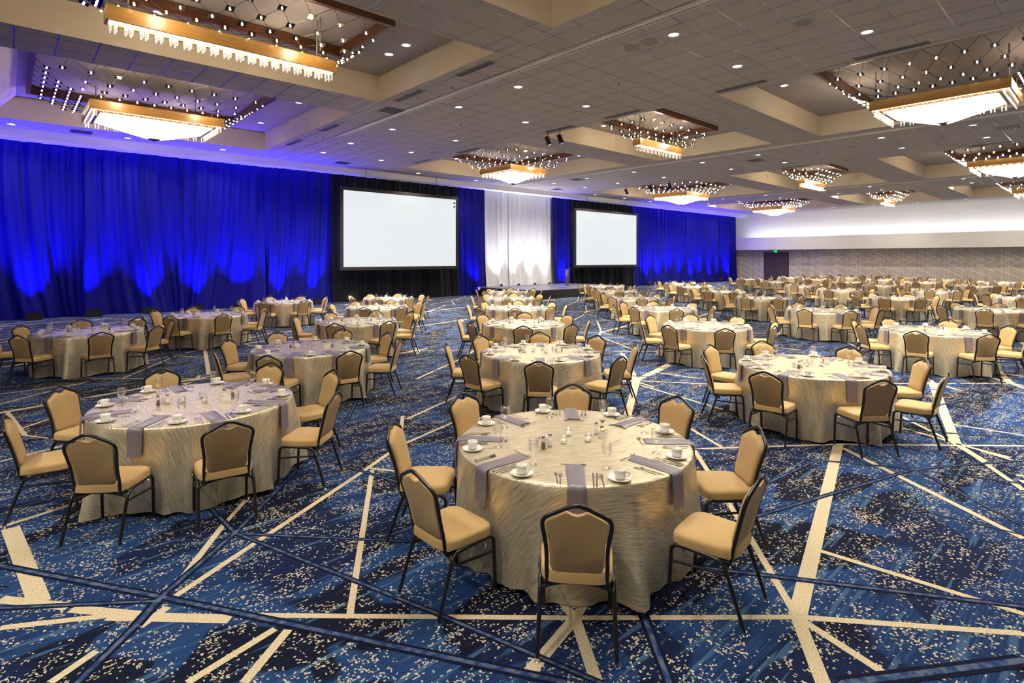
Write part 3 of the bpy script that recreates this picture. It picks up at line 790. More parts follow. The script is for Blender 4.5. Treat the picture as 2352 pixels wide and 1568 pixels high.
# sprinkler heads
s_ = MB(); s_.lathe([(0.035, 0), (0.03, -0.01), (0.008, -0.012), (0.008, -0.05), (0.028, -0.055), (0.028, -0.06)], 10); SPK = s_.mesh('sprinkler_head', M['brass'])
SPRK = [(8.9, 12.2), (12.0, 9.0), (14.2, 16.0), (11.6, 15.4), (8.9, 20.5), (14.2, 22.6), (26.2, 9.0), (24.0, 16.0), (28.6, 15.2), (26.3, 4.6), (24.2, 6.9)]
for nm, sel in (('first', [p for p in SPRK if p[0] < 20]), ('second', [p for p in SPRK if p[0] > 20])):
    for k, (u, v) in enumerate(sorted(sel, key=lambda p: -p[1])):
        o = put('sprinkler_head', SPK, None, (u, v, ZC)); tag(o, 'tiny brass sprinkler head in %s tiled ceiling band, %s from the drapes' % (nm, ORD1[k]), 'sprinkler', 'ceiling sprinkler heads')
# black theatre spots hanging from the ceiling
y_ = MB(); y_.tube([(0, 0, 0), (0, 0, -0.22)], 0.014, 6); y_.tube([(0, -0.11, -0.36), (0, -0.11, -0.23), (0, 0.11, -0.23), (0, 0.11, -0.36)], 0.010, 5); SPY = y_.mesh('yoke', M['black'])
c_ = MB(); c_.lathe([(0.055, -0.16), (0.075, -0.15), (0.075, 0.05), (0.095, 0.14), (0.095, 0.19), (0.08, 0.18)], 14); SPC = c_.mesh('lamp_can', M['black'])
e_ = MB(); e_.lathe([(0.079, 0.185), (0.001, 0.186)], 12, caps=False); SPE = e_.mesh('lens', M['chrome'])
for u, v, lb in ((14.5, 14.05, 'black theatre spotlight on the ceiling, left of the pair above the screens'), (14.62, 13.55, 'black theatre spotlight on the ceiling, right of the pair above the screens'), (29.0, 21.2, 'black theatre spotlight left of the third bowl chandelier, lowest one'),
                 (28.85, 19.3, 'black theatre spotlight left of the third bowl chandelier, middle one'), (28.7, 17.9, 'black theatre spotlight left of the third bowl chandelier, highest one')):
    r = put('theatre_spotlight', None, loc=(u, v, ZC)); tag(r, lb, 'spotlight', 'hanging theatre spotlights'); put('yoke', SPY, r)
    c = put('lamp_can', SPC, r, (0, 0, -0.36), rot=(math.radians(155), 0, 0.3)); put('lens', SPE, c)

# ------------------------------------------------------------------ chandeliers
pl_ = MB(); pl_.box((-0.075, -0.075, -0.004), (0.075, 0.075, 0.004)); PLATE = pl_.mesh('lamp_plate', M['plate'], False)
bu_ = MB(); bu_.lathe([(0.004, 0.0), (0.016, -0.008), (0.019, -0.022), (0.013, -0.036), (0.003, -0.04)], 8); BULB = bu_.mesh('bulb', M['bulb'])
lb_ = MB(); lb_.box((-0.075, -0.075, -0.004), (0.075, 0.075, 0.004)); lb_.mi = 1; lb_.lathe([(0.005, 0.0), (0.026, -0.012), (0.031, -0.03), (0.022, -0.048), (0.004, -0.055)], 6); LAMPF = lb_.mesh('lamp', [M['plate'], M['bulb']], False)
cr_ = MB(); cr_.lathe([(0.026, 0), (0.026, -0.2), (0.018, -0.215), (0.020, -0.2), (0.018, 0)], 8, caps=False); cr_.mi = 0; CRYS = cr_.mesh('crystal_tube', M['crystal'])
def ring_boards(name, parent, hu, hv, z0, z1, th, m):
    for a, c in (((-hu, -hv, z0), (hu, -hv + th, z1)), ((-hu, hv - th, z0), (hu, hv, z1)), ((-hu, -hv + th, z0), (-hu + th, hv - th, z1)), ((hu - th, -hv + th, z0), (hu, hv - th, z1))):
        b = MB(); b.box(a, c); put(name, b.mesh(name, M[m], False), parent)
def chandelier(cu, cv, fu, fv, bu, bv, kind, label, near):
    Z0 = 5.0
    r = put('chandelier', None, loc=(cu, cv, 0)); tag(r, label, 'chandelier', 'coffer chandeliers')
    ring_boards('upper_board', r, fu, fv, 7.345, 7.585, 0.11, 'walnut')
    zb0, zb1 = 6.43, 6.69
    ring_boards('lower_board', r, bu, bv, zb0, zb1, 0.045, 'oak')
    for sx in (-1, 1):
        for sy in (-1, 1):
            b = MB(); b.tube([(sx * (bu - 0.35), sy * (bv - 0.08), zb1 - 0.05), (sx * (bu - 0.35), sy * (bv - 0.08), ZT)], 0.014, 6); put('hanging_rod', b.mesh('hanging_rod', M['rod']), r)
            b = MB(); b.tube([(sx * (fu - 0.3), sy * (fv - 0.055), 7.57), (sx * (fu - 0.3), sy * (fv - 0.055), ZT)], 0.03, 6); put('ceiling_mount', b.mesh('ceiling_mount', M['rod']), r)
    if kind == 'bowl':
        i0, j0 = bu - 0.26, bv - 0.26
        ring_boards('bowl_rim', r, i0 + 0.07, j0 + 0.07, zb0 - 0.035, zb0 + 0.02, 0.08, 'brass')
        b = MB(); N = 7; prof = []
        for k in range(N + 1):
            t = k / N; w = 1 - t * 0.955; sag = 0.05 * math.sin(PI * t)
            prof.append((w, zb0 - 0.49 * t - sag * 0.2))
        vs = []; fs = []
        for (w, z) in prof:
            for (x, y) in ((-1, -1), (1, -1), (1, 1), (-1, 1)): vs.append((x * i0 * w, y * j0 * w, z))
        for k in range(N):
            for q in range(4): fs.append((k * 4 + q, (k + 1) * 4 + q, (k + 1) * 4 + (q + 1) % 4, k * 4 + (q + 1) % 4))
        b.add(vs, fs); put('alabaster_bowl', b.mesh('alabaster_bowl', M['alabaster'], False), r)
        w = 0.075; zt = prof[-1][1]
        b = MB(); vs = [(x * 0.17, y * 0.12, zt + 0.035) for (x, y) in ((-1, -1), (1, -1), (1, 1), (-1, 1))] + [(0, 0, zt - 0.045)]
        b.add(vs, [(0, 1, 2, 3), (1, 0, 4), (2, 1, 4), (3, 2, 4), (0, 3, 4)]); put('finial', b.mesh('finial', M['brass'], False), r)
        # backlight trough above the crystal fringe
        for a, c in (((-bu + .05, -bv + .05), (bu - .05, -bv + .15)), ((-bu + .05, bv - .15), (bu - .05, bv - .05)), ((-bu + .05, -bv + .15), (-bu + .15, bv - .15)), ((bu - .15, -bv + .15), (bu - .05, bv - .15))):
            b = MB(); b.box((a[0], a[1], zb0 + 0.05), (c[0], c[1], zb0 + 0.07)); put('backlight_strip', b.mesh('backlight_strip', M['striplight'], False), r)
    else:
        b = MB(); b.box((-bu + .06, -bv + .06, zb0 + 0.04), (bu - .06, bv - .06, zb0 + 0.06)); put('backlight_strip', b.mesh('backlight_strip', M['striplight'], False), r)
    b = MB(); b.box((-bu + .045, -bv + .045, zb1 - 0.03), (bu - .045, bv - .045, zb1 - 0.015)); put('light_shield', b.mesh('light_shield', M['oak'], False), r)  # added board, blocks the backlight so it shines only downwards
    # crystal fringe
    pts = []
    step = 0.235
    nx = max(4, int((2 * bu - 0.2) / step)); ny = max(2, int((2 * bv - 0.2) / step))
    for i in range(nx + 1):
        x = -bu + 0.12 + (2 * bu - 0.24) * i / nx
        for s in (-1, 1):
            pts += [(x - 0.04, s * (bv - 0.10)), (x + 0.04, s * (bv - 0.10))]
    if kind == 'bowl':
        for j in range(1, ny):
            y = -bv + 0.12 + (2 * bv - 0.24) * j / ny
            for s in (-1, 1): pts += [(s * (bu - 0.10), y - 0.04), (s * (bu - 0.10), y + 0.04)]
    if near:
        for (x, y) in pts: put('crystal_tube', CRYS, r, (x, y, zb0 + 0.05))
    else:
        b = MB()
        for (x, y) in pts: b.lathe([(0.03, zb0 + 0.05), (0.03, zb0 - 0.16)], 5, x, y)
        o = put('crystal_fringe', b.mesh('crystal_fringe', M['crystal']), r); o['kind'] = 'stuff'
    # net of lamps strung from the upper frame to the lower box
    wires = MB(); rows = 4
    for side in range(4):
        if side % 2 == 0: a_up, o_up, a_lo, o_lo = fu - 0.1, fv - 0.1, bu, bv
        else: a_up, o_up, a_lo, o_lo = fv - 0.1, fu - 0.1, bv, bu
        sg = 1 if side < 2 else -1
        n0 = max(4, int(round(a_up * 2 / 0.62)))
        def P(s, t):
            a = (a_up + (a_lo - a_up) * t) * s; o = o_up + (o_lo - o_up) * t
            z = 7.38 + (6.72 - 7.38) * t - 0.16 * math.sin(PI * t)
            return (a, sg * o, z) if side % 2 == 0 else (sg * o, a, z)
        prev = None
        for k in range(rows + 2):
            t = (0.0, 0.20, 0.42, 0.64, 0.85, 1.0)[k]
            cur = []
            n = n0 if k % 2 == 1 else n0 - 1
            for i in range(n):
                s = (-1 + 2 * (i + 0.5) / n0) if k % 2 == 1 else (-1 + 2 * (i + 1.0) / n0)
                cur.append((s, P(s, t)))
            if 0 < k < rows + 1:
                for (s, p) in cur:
                    tilt = math.atan2(0.7, max(0.3, o_up - o_lo)) * 0.5
                    rx = (sg * tilt if side % 2 == 0 else 0, -sg * tilt if side % 2 else 0, 0)
                    if near:
                        lp = put('lamp', PLATE, r, p, rot=rx); put('bulb', BULB, lp)
                    else: put('lamp', LAMPF, r, p, rot=rx)
            if prev:
                for (s, p) in cur:
                    for (s2, p2) in prev:
                        if abs(s2 - s) < 1.05 / n0: wires.tube([p, p2], 0.0055 if near else 0.007, 3, caps=False)
            prev = cur
    o = put('wire_net', wires.mesh('wire_net', M['wire']), r); o['kind'] = 'stuff'
    for k, (x, y) in enumerate(((0.6 * bu, (fv + bv) / 2), (-0.6 * bu, (fv + bv) / 2), (0.6 * bu, -(fv + bv) / 2), (-0.6 * bu, -(fv + bv) / 2))):
        L = bpy.data.lights.new('lamp_glow', 'POINT'); L.energy = P_CHAND; L.color = (1.0, 0.80, 0.55); L.shadow_soft_size = 0.12
        put('lamp_glow', L, r, (x, y, 6.80))
CH = [(3.42, 20.5, 3.0, 2.45, 1.73, 1.12, 'bowl', 'glowing bowl chandelier in the leftmost coffer beside the blue drapes', True),
      (18.68, 20.5, 2.25, 2.4, 1.2, 1.15, 'bowl', 'glowing bowl chandelier above the white drapes', True),
      (34.5, 20.6, 2.4, 2.5, 1.5, 1.3, 'bowl', 'glowing bowl chandelier above the right screen', False),
      (49.6, 20.6, 2.4, 2.5, 1.5, 1.3, 'bowl', 'glowing bowl chandelier nearest the far corner of the room', False),
      (3.40, 12.15, 2.95, 1.32, 2.12, 0.17, 'beam', 'near wooden beam chandelier with crystal fringe at the top left', True),
      (18.75, 12.15, 2.33, 1.2, 1.5, 0.17, 'beam', 'wooden beam chandelier with crystal fringe in the ceiling centre', True),
      (34.5, 12.15, 2.2, 1.2, 1.65, 0.18, 'beam', 'third wooden beam chandelier from the camera', False),
      (49.8, 12.15, 2.2, 1.2, 1.65, 0.18, 'beam', 'farthest wooden beam chandelier near the white wall', False),
      (3.42, 3.4, 3.0, 2.45, 1.73, 1.5, 'bowl', 'glowing bowl chandelier overhead above the nearest table', False),
      (19.25, 3.38, 2.8, 2.45, 1.05, 1.52, 'bowl', 'large glowing bowl chandelier at the upper right', True),
      (34.3, 3.38, 2.4, 2.5, 1.5, 1.52, 'bowl', 'glowing bowl chandelier at the right edge, second in its row', False),
      (49.6, 3.38, 2.4, 2.5, 1.5, 1.52, 'bowl', 'glowing bowl chandelier at the right edge, farthest in its row', False)]
for c in CH: chandelier(*c)

# ------------------------------------------------------------------ chairs (local +x faces the table)
ZS = 0.43
def back_pt(w, h, d=0.0):
    """point of the leaning back: w across, h up, d forward"""
    return (-0.175 - 0.20 * h - 0.16 * h * h + d, w, ZS + h)
def seat_outline(n):
    pts = []
    for i in range(n):
        a = 2 * PI * i / n; c, s = math.cos(a), math.sin(a); e = 2 / 5.0
        x = 0.205 * math.copysign(abs(c) ** e, c); y = 0.212 * math.copysign(abs(s) ** e, s)
        y *= 1 + 0.05 * (x / 0.2)
        pts.append((x + 0.005, y))
    return pts
HALF = [(0.0, 0.036), (0.10, 0.037), (0.140, 0.046), (0.153, 0.075), (0.152, 0.14), (0.156, 0.20), (0.165, 0.265), (0.172, 0.315), (0.168, 0.342), (0.150, 0.362), (0.105, 0.386), (0.066, 0.409), (0.048, 0.410), (0.026, 0.398), (0.0, 0.393)]
def back_outline(step=1):
    right = HALF[::step] if HALF[::step][-1] == HALF[-1] else HALF[::step] + [HALF[-1]]
    return right + [(-a, b) for (a, b) in reversed(right[1:-1])]
FR = [(0.165, -0.045), (0.169, 0.05), (0.168, 0.13), (0.172, 0.20), (0.182, 0.27), (0.189, 0.322), (0.184, 0.356), (0.162, 0.381), (0.11, 0.409), (0.055, 0.438), (0.0, 0.4535)]
def chair_parts(lo=False):
    """list of (name, mesh builder, material, [sub-parts]) of one banquet chair"""
    n = 16 if lo else 36; tn = 5 if lo else 10; sp = 2 if lo else 5
    P = []
    b = MB(); b.pad(seat_outline(n), [(0.012, 0.398), (0.0, 0.405), (0.0, 0.446), (0.006, 0.460), (0.022, 0.469), (0.06, 0.474), (0.13, 0.477)] if not lo else [(0.0, 0.40), (0.0, 0.45), (0.02, 0.468), (0.12, 0.476)], lambda a, c, h: (a, c, h)); P.append(('seat', b, 'fabric', []))
    b = MB(); b.pad(back_outline(2 if lo else 1), [(0.004, -0.012), (0.0, -0.006), (0.0, 0.014), (0.006, 0.024), (0.03, 0.032), (0.07, 0.036)] if not lo else [(0.0, -0.01), (0.0, 0.016), (0.03, 0.032)], lambda a, c, h: back_pt(a, c, h)); P.append(('backrest', b, 'fabric', []))
    pts = [back_pt(a, h) for (a, h) in FR]
    low = [(-0.10, 0.172, 0.372), (-0.145, 0.171, 0.375)]
    path = [(p[0], p[1], p[2]) for p in low] + pts[:-1]
    full = path + [pts[-1]] + [(p[0], -p[1], p[2]) for p in reversed(path)]
    b = MB(); b.tube(spline(full, sp), 0.0125, tn); P.append(('back_frame', b, 'frame', []))
    for s in (1, -1):
        y = 0.208 * s
        for nm, f, k in (('leg', (0.212, y, 0.018), [(0.196, y, 0.34), (0.188, y, 0.372)]), ('leg', (-0.262, y + 0.008 * s, 0.018), [(-0.155, y, 0.33), (-0.140, y, 0.362)])):
            b = MB(); b.tube(spline([f] + k, 3), 0.0125, tn)
            g = MB(); g.lathe([(0.017, 0.0), (0.0175, 0.006), (0.0135, 0.008), (0.0145, 0.026)], 6 if lo else 12, f[0], f[1]); P.append((nm, b, 'frame', [('glide', g, 'chrome')]))
        b = MB(); b.tube(spline([(0.188, y, 0.37), (0.170, y, 0.390), (0.13, y, 0.396), (-0.07, y, 0.391), (-0.118, y, 0.383), (-0.141, y, 0.36)], sp), 0.0125, tn); P.append(('side_rail', b, 'frame', []))
        b = MB(); b.tube([(0.199, y, 0.285), (-0.155, y, 0.315)], 0.009, tn); P.append(('stretcher', b, 'frame', []))
        if not lo:
            yy = y + 0.022 * s
            b = MB(); b.tube([(0.04, y, 0.382), (0.04, yy, 0.380), (0.043, yy, 0.345), (0.10, yy, 0.340), (0.108, yy, 0.372), (0.108, y, 0.384)], 0.0028, 6); P.append(('ganging_loop', b, 'chrome', []))
    b = MB(); b.tube(spline([(-0.150, -0.208, 0.345), (-0.155, -0.12, 0.378), (-0.155, 0.0, 0.388), (-0.155, 0.12, 0.378), (-0.150, 0.208, 0.345)], sp), 0.010, tn); P.append(('cross_bar', b, 'frame', []))
    b = MB(); b.tube([(0.15, -0.205, 0.388), (0.15, 0.205, 0.388)], 0.010, tn); P.append(('cross_bar', b, 'frame', []))
    return P
CH_NEAR = [(nm, b.mesh(nm, M[m], True, 50), [(sn, sb.mesh(sn, M[sm], True, 50)) for sn, sb, sm in subs]) for nm, b, m, subs in chair_parts()]
def joined_chair(lo=True, into=None, xf=None):
    mats = ['fabric', 'frame', 'chrome']; j = into or MB(); j.xf = xf
    for nm, b, m, subs in chair_parts(lo):
        j.mi = mats.index(m); j.add(b.v, b.f, b.uv)
        for sn, sb, sm in subs: j.mi = mats.index(sm); j.add(sb.v, sb.f, sb.uv)
    return j
CH_LO = joined_chair().mesh('banquet_chair', [M['fabric'], M['frame'], M['chrome']], True, 50)
MIDP = {}
def chair_mid():
    """fewer, lighter parts for chairs in the middle distance"""
    out = []; legs = MB()
    for nm, b, m, subs in chair_parts(True):
        out.append((nm, b.mesh(nm, M[m], True, 50)))
    return out
CH_MID = chair_mid()

def make_chair(u, v, rz, level, label, group):
    if level == 'far':
        o = put('banquet_chair', CH_LO, None, (u, v, 0), rz); tag(o, label, 'chair', group); return
    r = put('banquet_chair', None, None, (u, v, 0), rz); tag(r, label, 'chair', group)
    if level == 'near':
        for nm, me, subs in CH_NEAR:
            p = put(nm, me, r)
            for sn, sm in subs: put(sn, sm, p)
    else:
        for nm, me in CH_MID: put(nm, me, r)

# ------------------------------------------------------------------ round tables in floor-length cloths
TR, TZ = 0.915, 0.765
def cloth_mesh(seed, hi=True):
    rnd = random.Random(seed); n = 160 if hi else 72
    nz = 16 if hi else 8
    ph = [rnd.uniform(0, 6.28) for _ in range(6)]; rot = rnd.uniform(0, 6.28)
    vs = []; uvs = []; fs = []
    rings = [(0.0, 0, 0), (0.3, 0, 0), (0.6, 0, 0), (0.85, 0, 0), (0.895, 0, 0), (0.910, -0.004, 0), (0.917, -0.016, 0)]
    for k in range(1, nz + 1): rings.append((0.918, -0.016 - (TZ - 0.022) * k / nz, k / nz))
    s = 0.0; pr = None
    for (r, dz, t) in rings:
        for i in range(n):
            a = 2 * PI * i / n
            rr = r; z = TZ + dz
            if t > 0:
                fold = (-0.6 * math.cos(8 * a + 0.5 * math.sin(2 * a + ph[0])) + 0.42 * math.sin(13 * a + ph[1]) + 0.24 * math.sin(5 * a + ph[2]) + 0.42 * math.sin(19 * a + ph[3] + math.sin(3 * a)))
                d = abs((math.degrees(a) + 22.5) % 45 - 22.5); w = min(1, max(0, (d - 11) / 8)); w = w * w * (3 - 2 * w)
                e = 0.032 * t + 0.098 * fold * t ** 0.9 + 0.006 * math.sin(34 * a + ph[4]) * min(1, 3 * t)
                rr = r + w * e + (1 - w) * min(0.004, 0.5 * e)          # the cloth is tucked in where a chair stands
                z = TZ + dz + (0.018 * (1 + math.sin(7 * a + ph[5])) * t ** 3)
            vs.append((rr * math.cos(a), rr * math.sin(a), z))
            L = r if t == 0 else 0.925 + (TZ * t)
            uvs.append((L * math.cos(a + rot), L * math.sin(a + rot)))
    for j in range(len(rings) - 1):
        for i in range(n):
            p, q = j * n + i, j * n + (i + 1) % n
            fs.append((p, q, q + n, p + n))
    b = MB(); b.add(vs, fs, uvs)
    return b.mesh('tablecloth', M['cloth'], True)
tt_ = MB(); tt_.lathe([(0.90, 0.725), (0.905, 0.73), (0.905, 0.752), (0.90, 0.757)], 48); TTOP = tt_.mesh('tabletop', M['base'])
CLO = [cloth_mesh(100 + i, False) for i in range(4)]

LINES = [[(1.22, 13.98), (3.87, 16.03), (6.95, 19.18)],
         [(1.43, 6.37), (3.70, 8.97), (6.03, 12.03), (8.26, 15.13), (10.38, 18.17)],
         [(3.36, 2.97), (6.16, 6.12), (8.61, 9.09), (11.21, 12.14), (13.78, 15.24), (16.36, 18.19)],
         [(8.10, 2.87), (11.28, 6.12), (14.27, 9.07), (17.19, 12.14), (20.2, 15.3), (23.04, 18.1)],
         [(13.9, 2.60), (17.07, 5.75), (20.74, 9.05), (23.48, 11.95), (26.41, 14.96), (29.5, 17.7)],
         [(20.8, 2.50), (24.3, 5.68), (28.4, 8.84), (31.8, 11.65), (35.6, 14.62), (39.1, 17.9)],
         [(28.0, 2.48), (31.05, 5.75), (34.9, 8.8), (38.3, 11.4), (42.0, 14.5), (45.2, 17.5)],
         [(37.8, 5.25), (41.2, 8.3), (44.7, 11.3), (48.3, 14.4), (51.8, 17.5)],
         [(44.8, 5.2), (48.0, 8.4), (51.5, 11.4), (54.3, 14.6)]]
TABLES = []
for li, line in enumerate(LINES):
    for ti, (u, v) in enumerate(line):
        X, D = cam_uv(u, v)
        where = '%s table of %s line from left' % (ORD[ti], ORD1[li])
        TABLES.append(dict(u=u, v=v, D=D, X=X, where=where, li=li, ti=ti))
TABLES.sort(key=lambda t: t['D'])
SEATS = {-135: 'near', -90: 'near-right', -45: 'right', 0: 'far-right', 45: 'far', 90: 'far-left', 135: 'left', 180: 'near-left'}

# table ware meshes (origin on the cloth)
def cup_mesh(n):
    b = MB(); b.lathe([(0.024, 0.002), (0.030, 0.004), (0.036, 0.018), (0.0405, 0.060), (0.0395, 0.062), (0.037, 0.060), (0.032, 0.018), (0.026, 0.009), (0.001, 0.008)], n, caps=False); return b
def handle_mb(n):
    b = MB(); b.tube(spline([(0.036, 0, 0.050), (0.056, 0, 0.053), (0.063, 0, 0.040), (0.052, 0, 0.024), (0.034, 0, 0.020)], 4), 0.0045, n); return b
CUP = cup_mesh(24).mesh('cup_body', M['china'], True, 60); HANDLE = handle_mb(8).mesh('handle', M['china'])
cl = cup_mesh(12); h_ = handle_mb(5); cl.add(h_.v, h_.f); CUPLO = cl.mesh('coffee_cup', M['china'], True, 60)
def saucer_mb(n):
    b = MB(); b.lathe([(0.042, 0.0), (0.045, 0.004), (0.076, 0.015), (0.077, 0.018), (0.072, 0.017), (0.045, 0.0085), (0.001, 0.0085)], n, caps=False); return b
SAUCER = saucer_mb(32).mesh('saucer', M['china'], True, 60); SAUCERLO = saucer_mb(14).mesh('saucer', M['china'], True, 60)
GPROF = [(0.001, 0.0), (0.034, 0.0015), (0.033, 0.004), (0.010, 0.009), (0.0045, 0.016), (0.004, 0.060), (0.006, 0.070), (0.020, 0.084), (0.032, 0.105), (0.0375, 0.130), (0.036, 0.158), (0.032, 0.182), (0.0308, 0.182), (0.0345, 0.156), (0.036, 0.130), (0.030, 0.106), (0.016, 0.087), (0.001, 0.082)]
b = MB(); b.lathe(GPROF, 24, caps=False); GOB = b.mesh('goblet', M['glass'], True)
b = MB(); b.lathe([GPROF[i] for i in (0, 1, 3, 4, 5, 7, 8, 9, 11)], 10, caps=False); GOBLO = b.mesh('goblet', M['glass'], True)
def napkin_mb(seed, n=1):
    rnd = random.Random(seed); b = MB()
    path = [(-0.36, 0.001), (-0.30, 0.002), (-0.2, 0.001), (-0.1, 0.0015), (-0.025, 0.001), (0.000, -0.002), (0.0085, -0.012), (0.011, -0.03), (0.013, -0.09), (0.016, -0.16), (0.020, -0.235 - rnd.uniform(0, .03))]
    W = 0.062; th = 0.011
    vs = []; fs = []
    k = 7; N = len(path); sk = rnd.uniform(-0.012, 0.012)
    for side in (1, 0):
        for i, (x, z) in enumerate(path):
            p0 = path[max(0, i - 1)]; p1 = path[min(N - 1, i + 1)]
            tx, tz = p1[0] - p0[0], p1[1] - p0[1]; L = math.hypot(tx, tz); nx, nz = -tz / L, tx / L
            for j in range(k):
                y = (-1 + 2 * j / (k - 1)); wv = 0.0025 * math.sin(4 * y + i * 0.7 + seed)
                w = W * (1 + 0.05 * math.sin(i * 0.9 + seed))
                e = 0.35 if abs(y) > 0.99 else 1.0
                h = (th * e + wv) if side else 0.0
                vs.append((x + nx * h, y * w + sk * i / N, z + nz * h))
    o = N * k
    for i in range(N - 1):
        for j in range(k - 1):
            p = i * k + j
            fs.append((p, p + k, p + k + 1, p + 1)); fs.append((o + p, o + p + 1, o + p + k + 1, o + p + k))
    for i in range(N - 1):
        for j in (0, k - 1):
            p = i * k + j; q = (p, p + k, o + p + k, o + p); fs.append(q if j else tuple(reversed(q)))
    for i in (0, N - 1):
        for j in range(k - 1):
            p = i * k + j; q = (p, p + 1, o + p + 1, o + p); fs.append(q if i == 0 else tuple(reversed(q)))
    b.add(vs, fs); return b
NAPS = [napkin_mb(i).mesh('napkin', M['napkin'], True, 60) for i in range(4)]
def flat(outline, th, z=0.001):
    n = len(outline); b = MB()
    b.add([(x, y, z) for x, y in outline] + [(x, y, z + th) for x, y in outline], [tuple(reversed(range(n))), tuple(range(n, 2 * n))] + [(i, (i + 1) % n, n + (i + 1) % n, n + i) for i in range(n)])
    return b
# +x points to the tip
FORK = flat([(-0.095, -0.004), (-0.01, -0.003), (0.035, -0.003), (0.048, -0.011), (0.094, -0.011), (0.094, -0.0085), (0.058, -0.007), (0.058, -0.005), (0.094, -0.0045), (0.094, -0.002), (0.058, -0.001), (0.058, 0.001), (0.094, 0.002), (0.094, 0.0045), (0.058, 0.005), (0.058, 0.007), (0.094, 0.0085), (0.094, 0.011), (0.048, 0.011), (0.035, 0.003), (-0.01, 0.003), (-0.095, 0.004)], 0.003).mesh('fork', M['steel'], False)
KNIFE = flat([(-0.11, -0.0055), (-0.02, -0.005), (0.0, -0.004), (0.02, -0.009), (0.09, -0.009), (0.108, -0.002), (0.11, 0.003), (0.02, 0.004), (0.0, 0.004), (-0.02, 0.005), (-0.11, 0.0055)], 0.004).mesh('knife', M['steel'], False)
b = flat([(-0.095, -0.0045), (0.02, -0.003), (0.045, -0.003), (0.045, 0.003), (0.02, 0.003), (-0.095, 0.0045)], 0.003); b.lathe([(0.0005, 0.002), (0.0145, 0.006), (0.0145, 0.0075), (0.0005, 0.0045)], 14)
for i in range(12, len(b.v)): b.v[i] = (0.065 + b.v[i][0] * 1.55, b.v[i][1], b.v[i][2])
SPOON = b.mesh('spoon', M['steel'], True, 50)
def shaker(fill):
    b = MB(); b.lathe([(0.019, 0.0), (0.0195, 0.004), (0.015, 0.07), (0.013, 0.082)], 12); body = b.mesh('shaker_glass', M['glass'])
    f = MB(); f.lathe([(0.0165, 0.005), (0.0145, 0.05)], 10); fm = f.mesh('contents', M[fill])
    c = MB(); c.lathe([(0.0145, 0.081), (0.015, 0.086), (0.013, 0.1), (0.006, 0.106), (0.001, 0.107)], 12, caps=False); cm = c.mesh('cap', M['chrome'])
    return body, fm, cm
SALT, PEP = shaker('salt'), shaker('pepper')
b = MB(); t_ = 0.004
for a, c in (((-0.042, -0.03, 0), (0.042, 0.03, 0.004)), ((-0.042, -0.03, 0.004), (0.042, -0.026, 0.05)), ((-0.042, 0.026, 0.004), (0.042, 0.03, 0.05)), ((-0.042, -0.026, 0.004), (-0.038, 0.026, 0.05)), ((0.038, -0.026, 0.004), (0.042, 0.026, 0.05))): b.box(a, c)
CADDY = b.mesh('sachet_box', M['china'], False)
PK = {}
for c in ('paper', 'pink', 'yellow'):
    b = MB(); b.box((-0.032, -0.003, 0), (0.032, 0.003, 0.055)); PK[c] = b.mesh('sachet', M[c], False)
b = MB(); b.lathe([(0.026, 0.0), (0.0275, 0.002), (0.028, 0.062), (0.0265, 0.062), (0.026, 0.008), (0.001, 0.006)], 16, caps=False); VOT = b.mesh('votive_glass', M['glass'])
b = MB(); b.lathe([(0.0235, 0.008), (0.0235, 0.03), (0.020, 0.033), (0.001, 0.032)], 14, caps=False); CAN = b.mesh('candle', M['wax'])

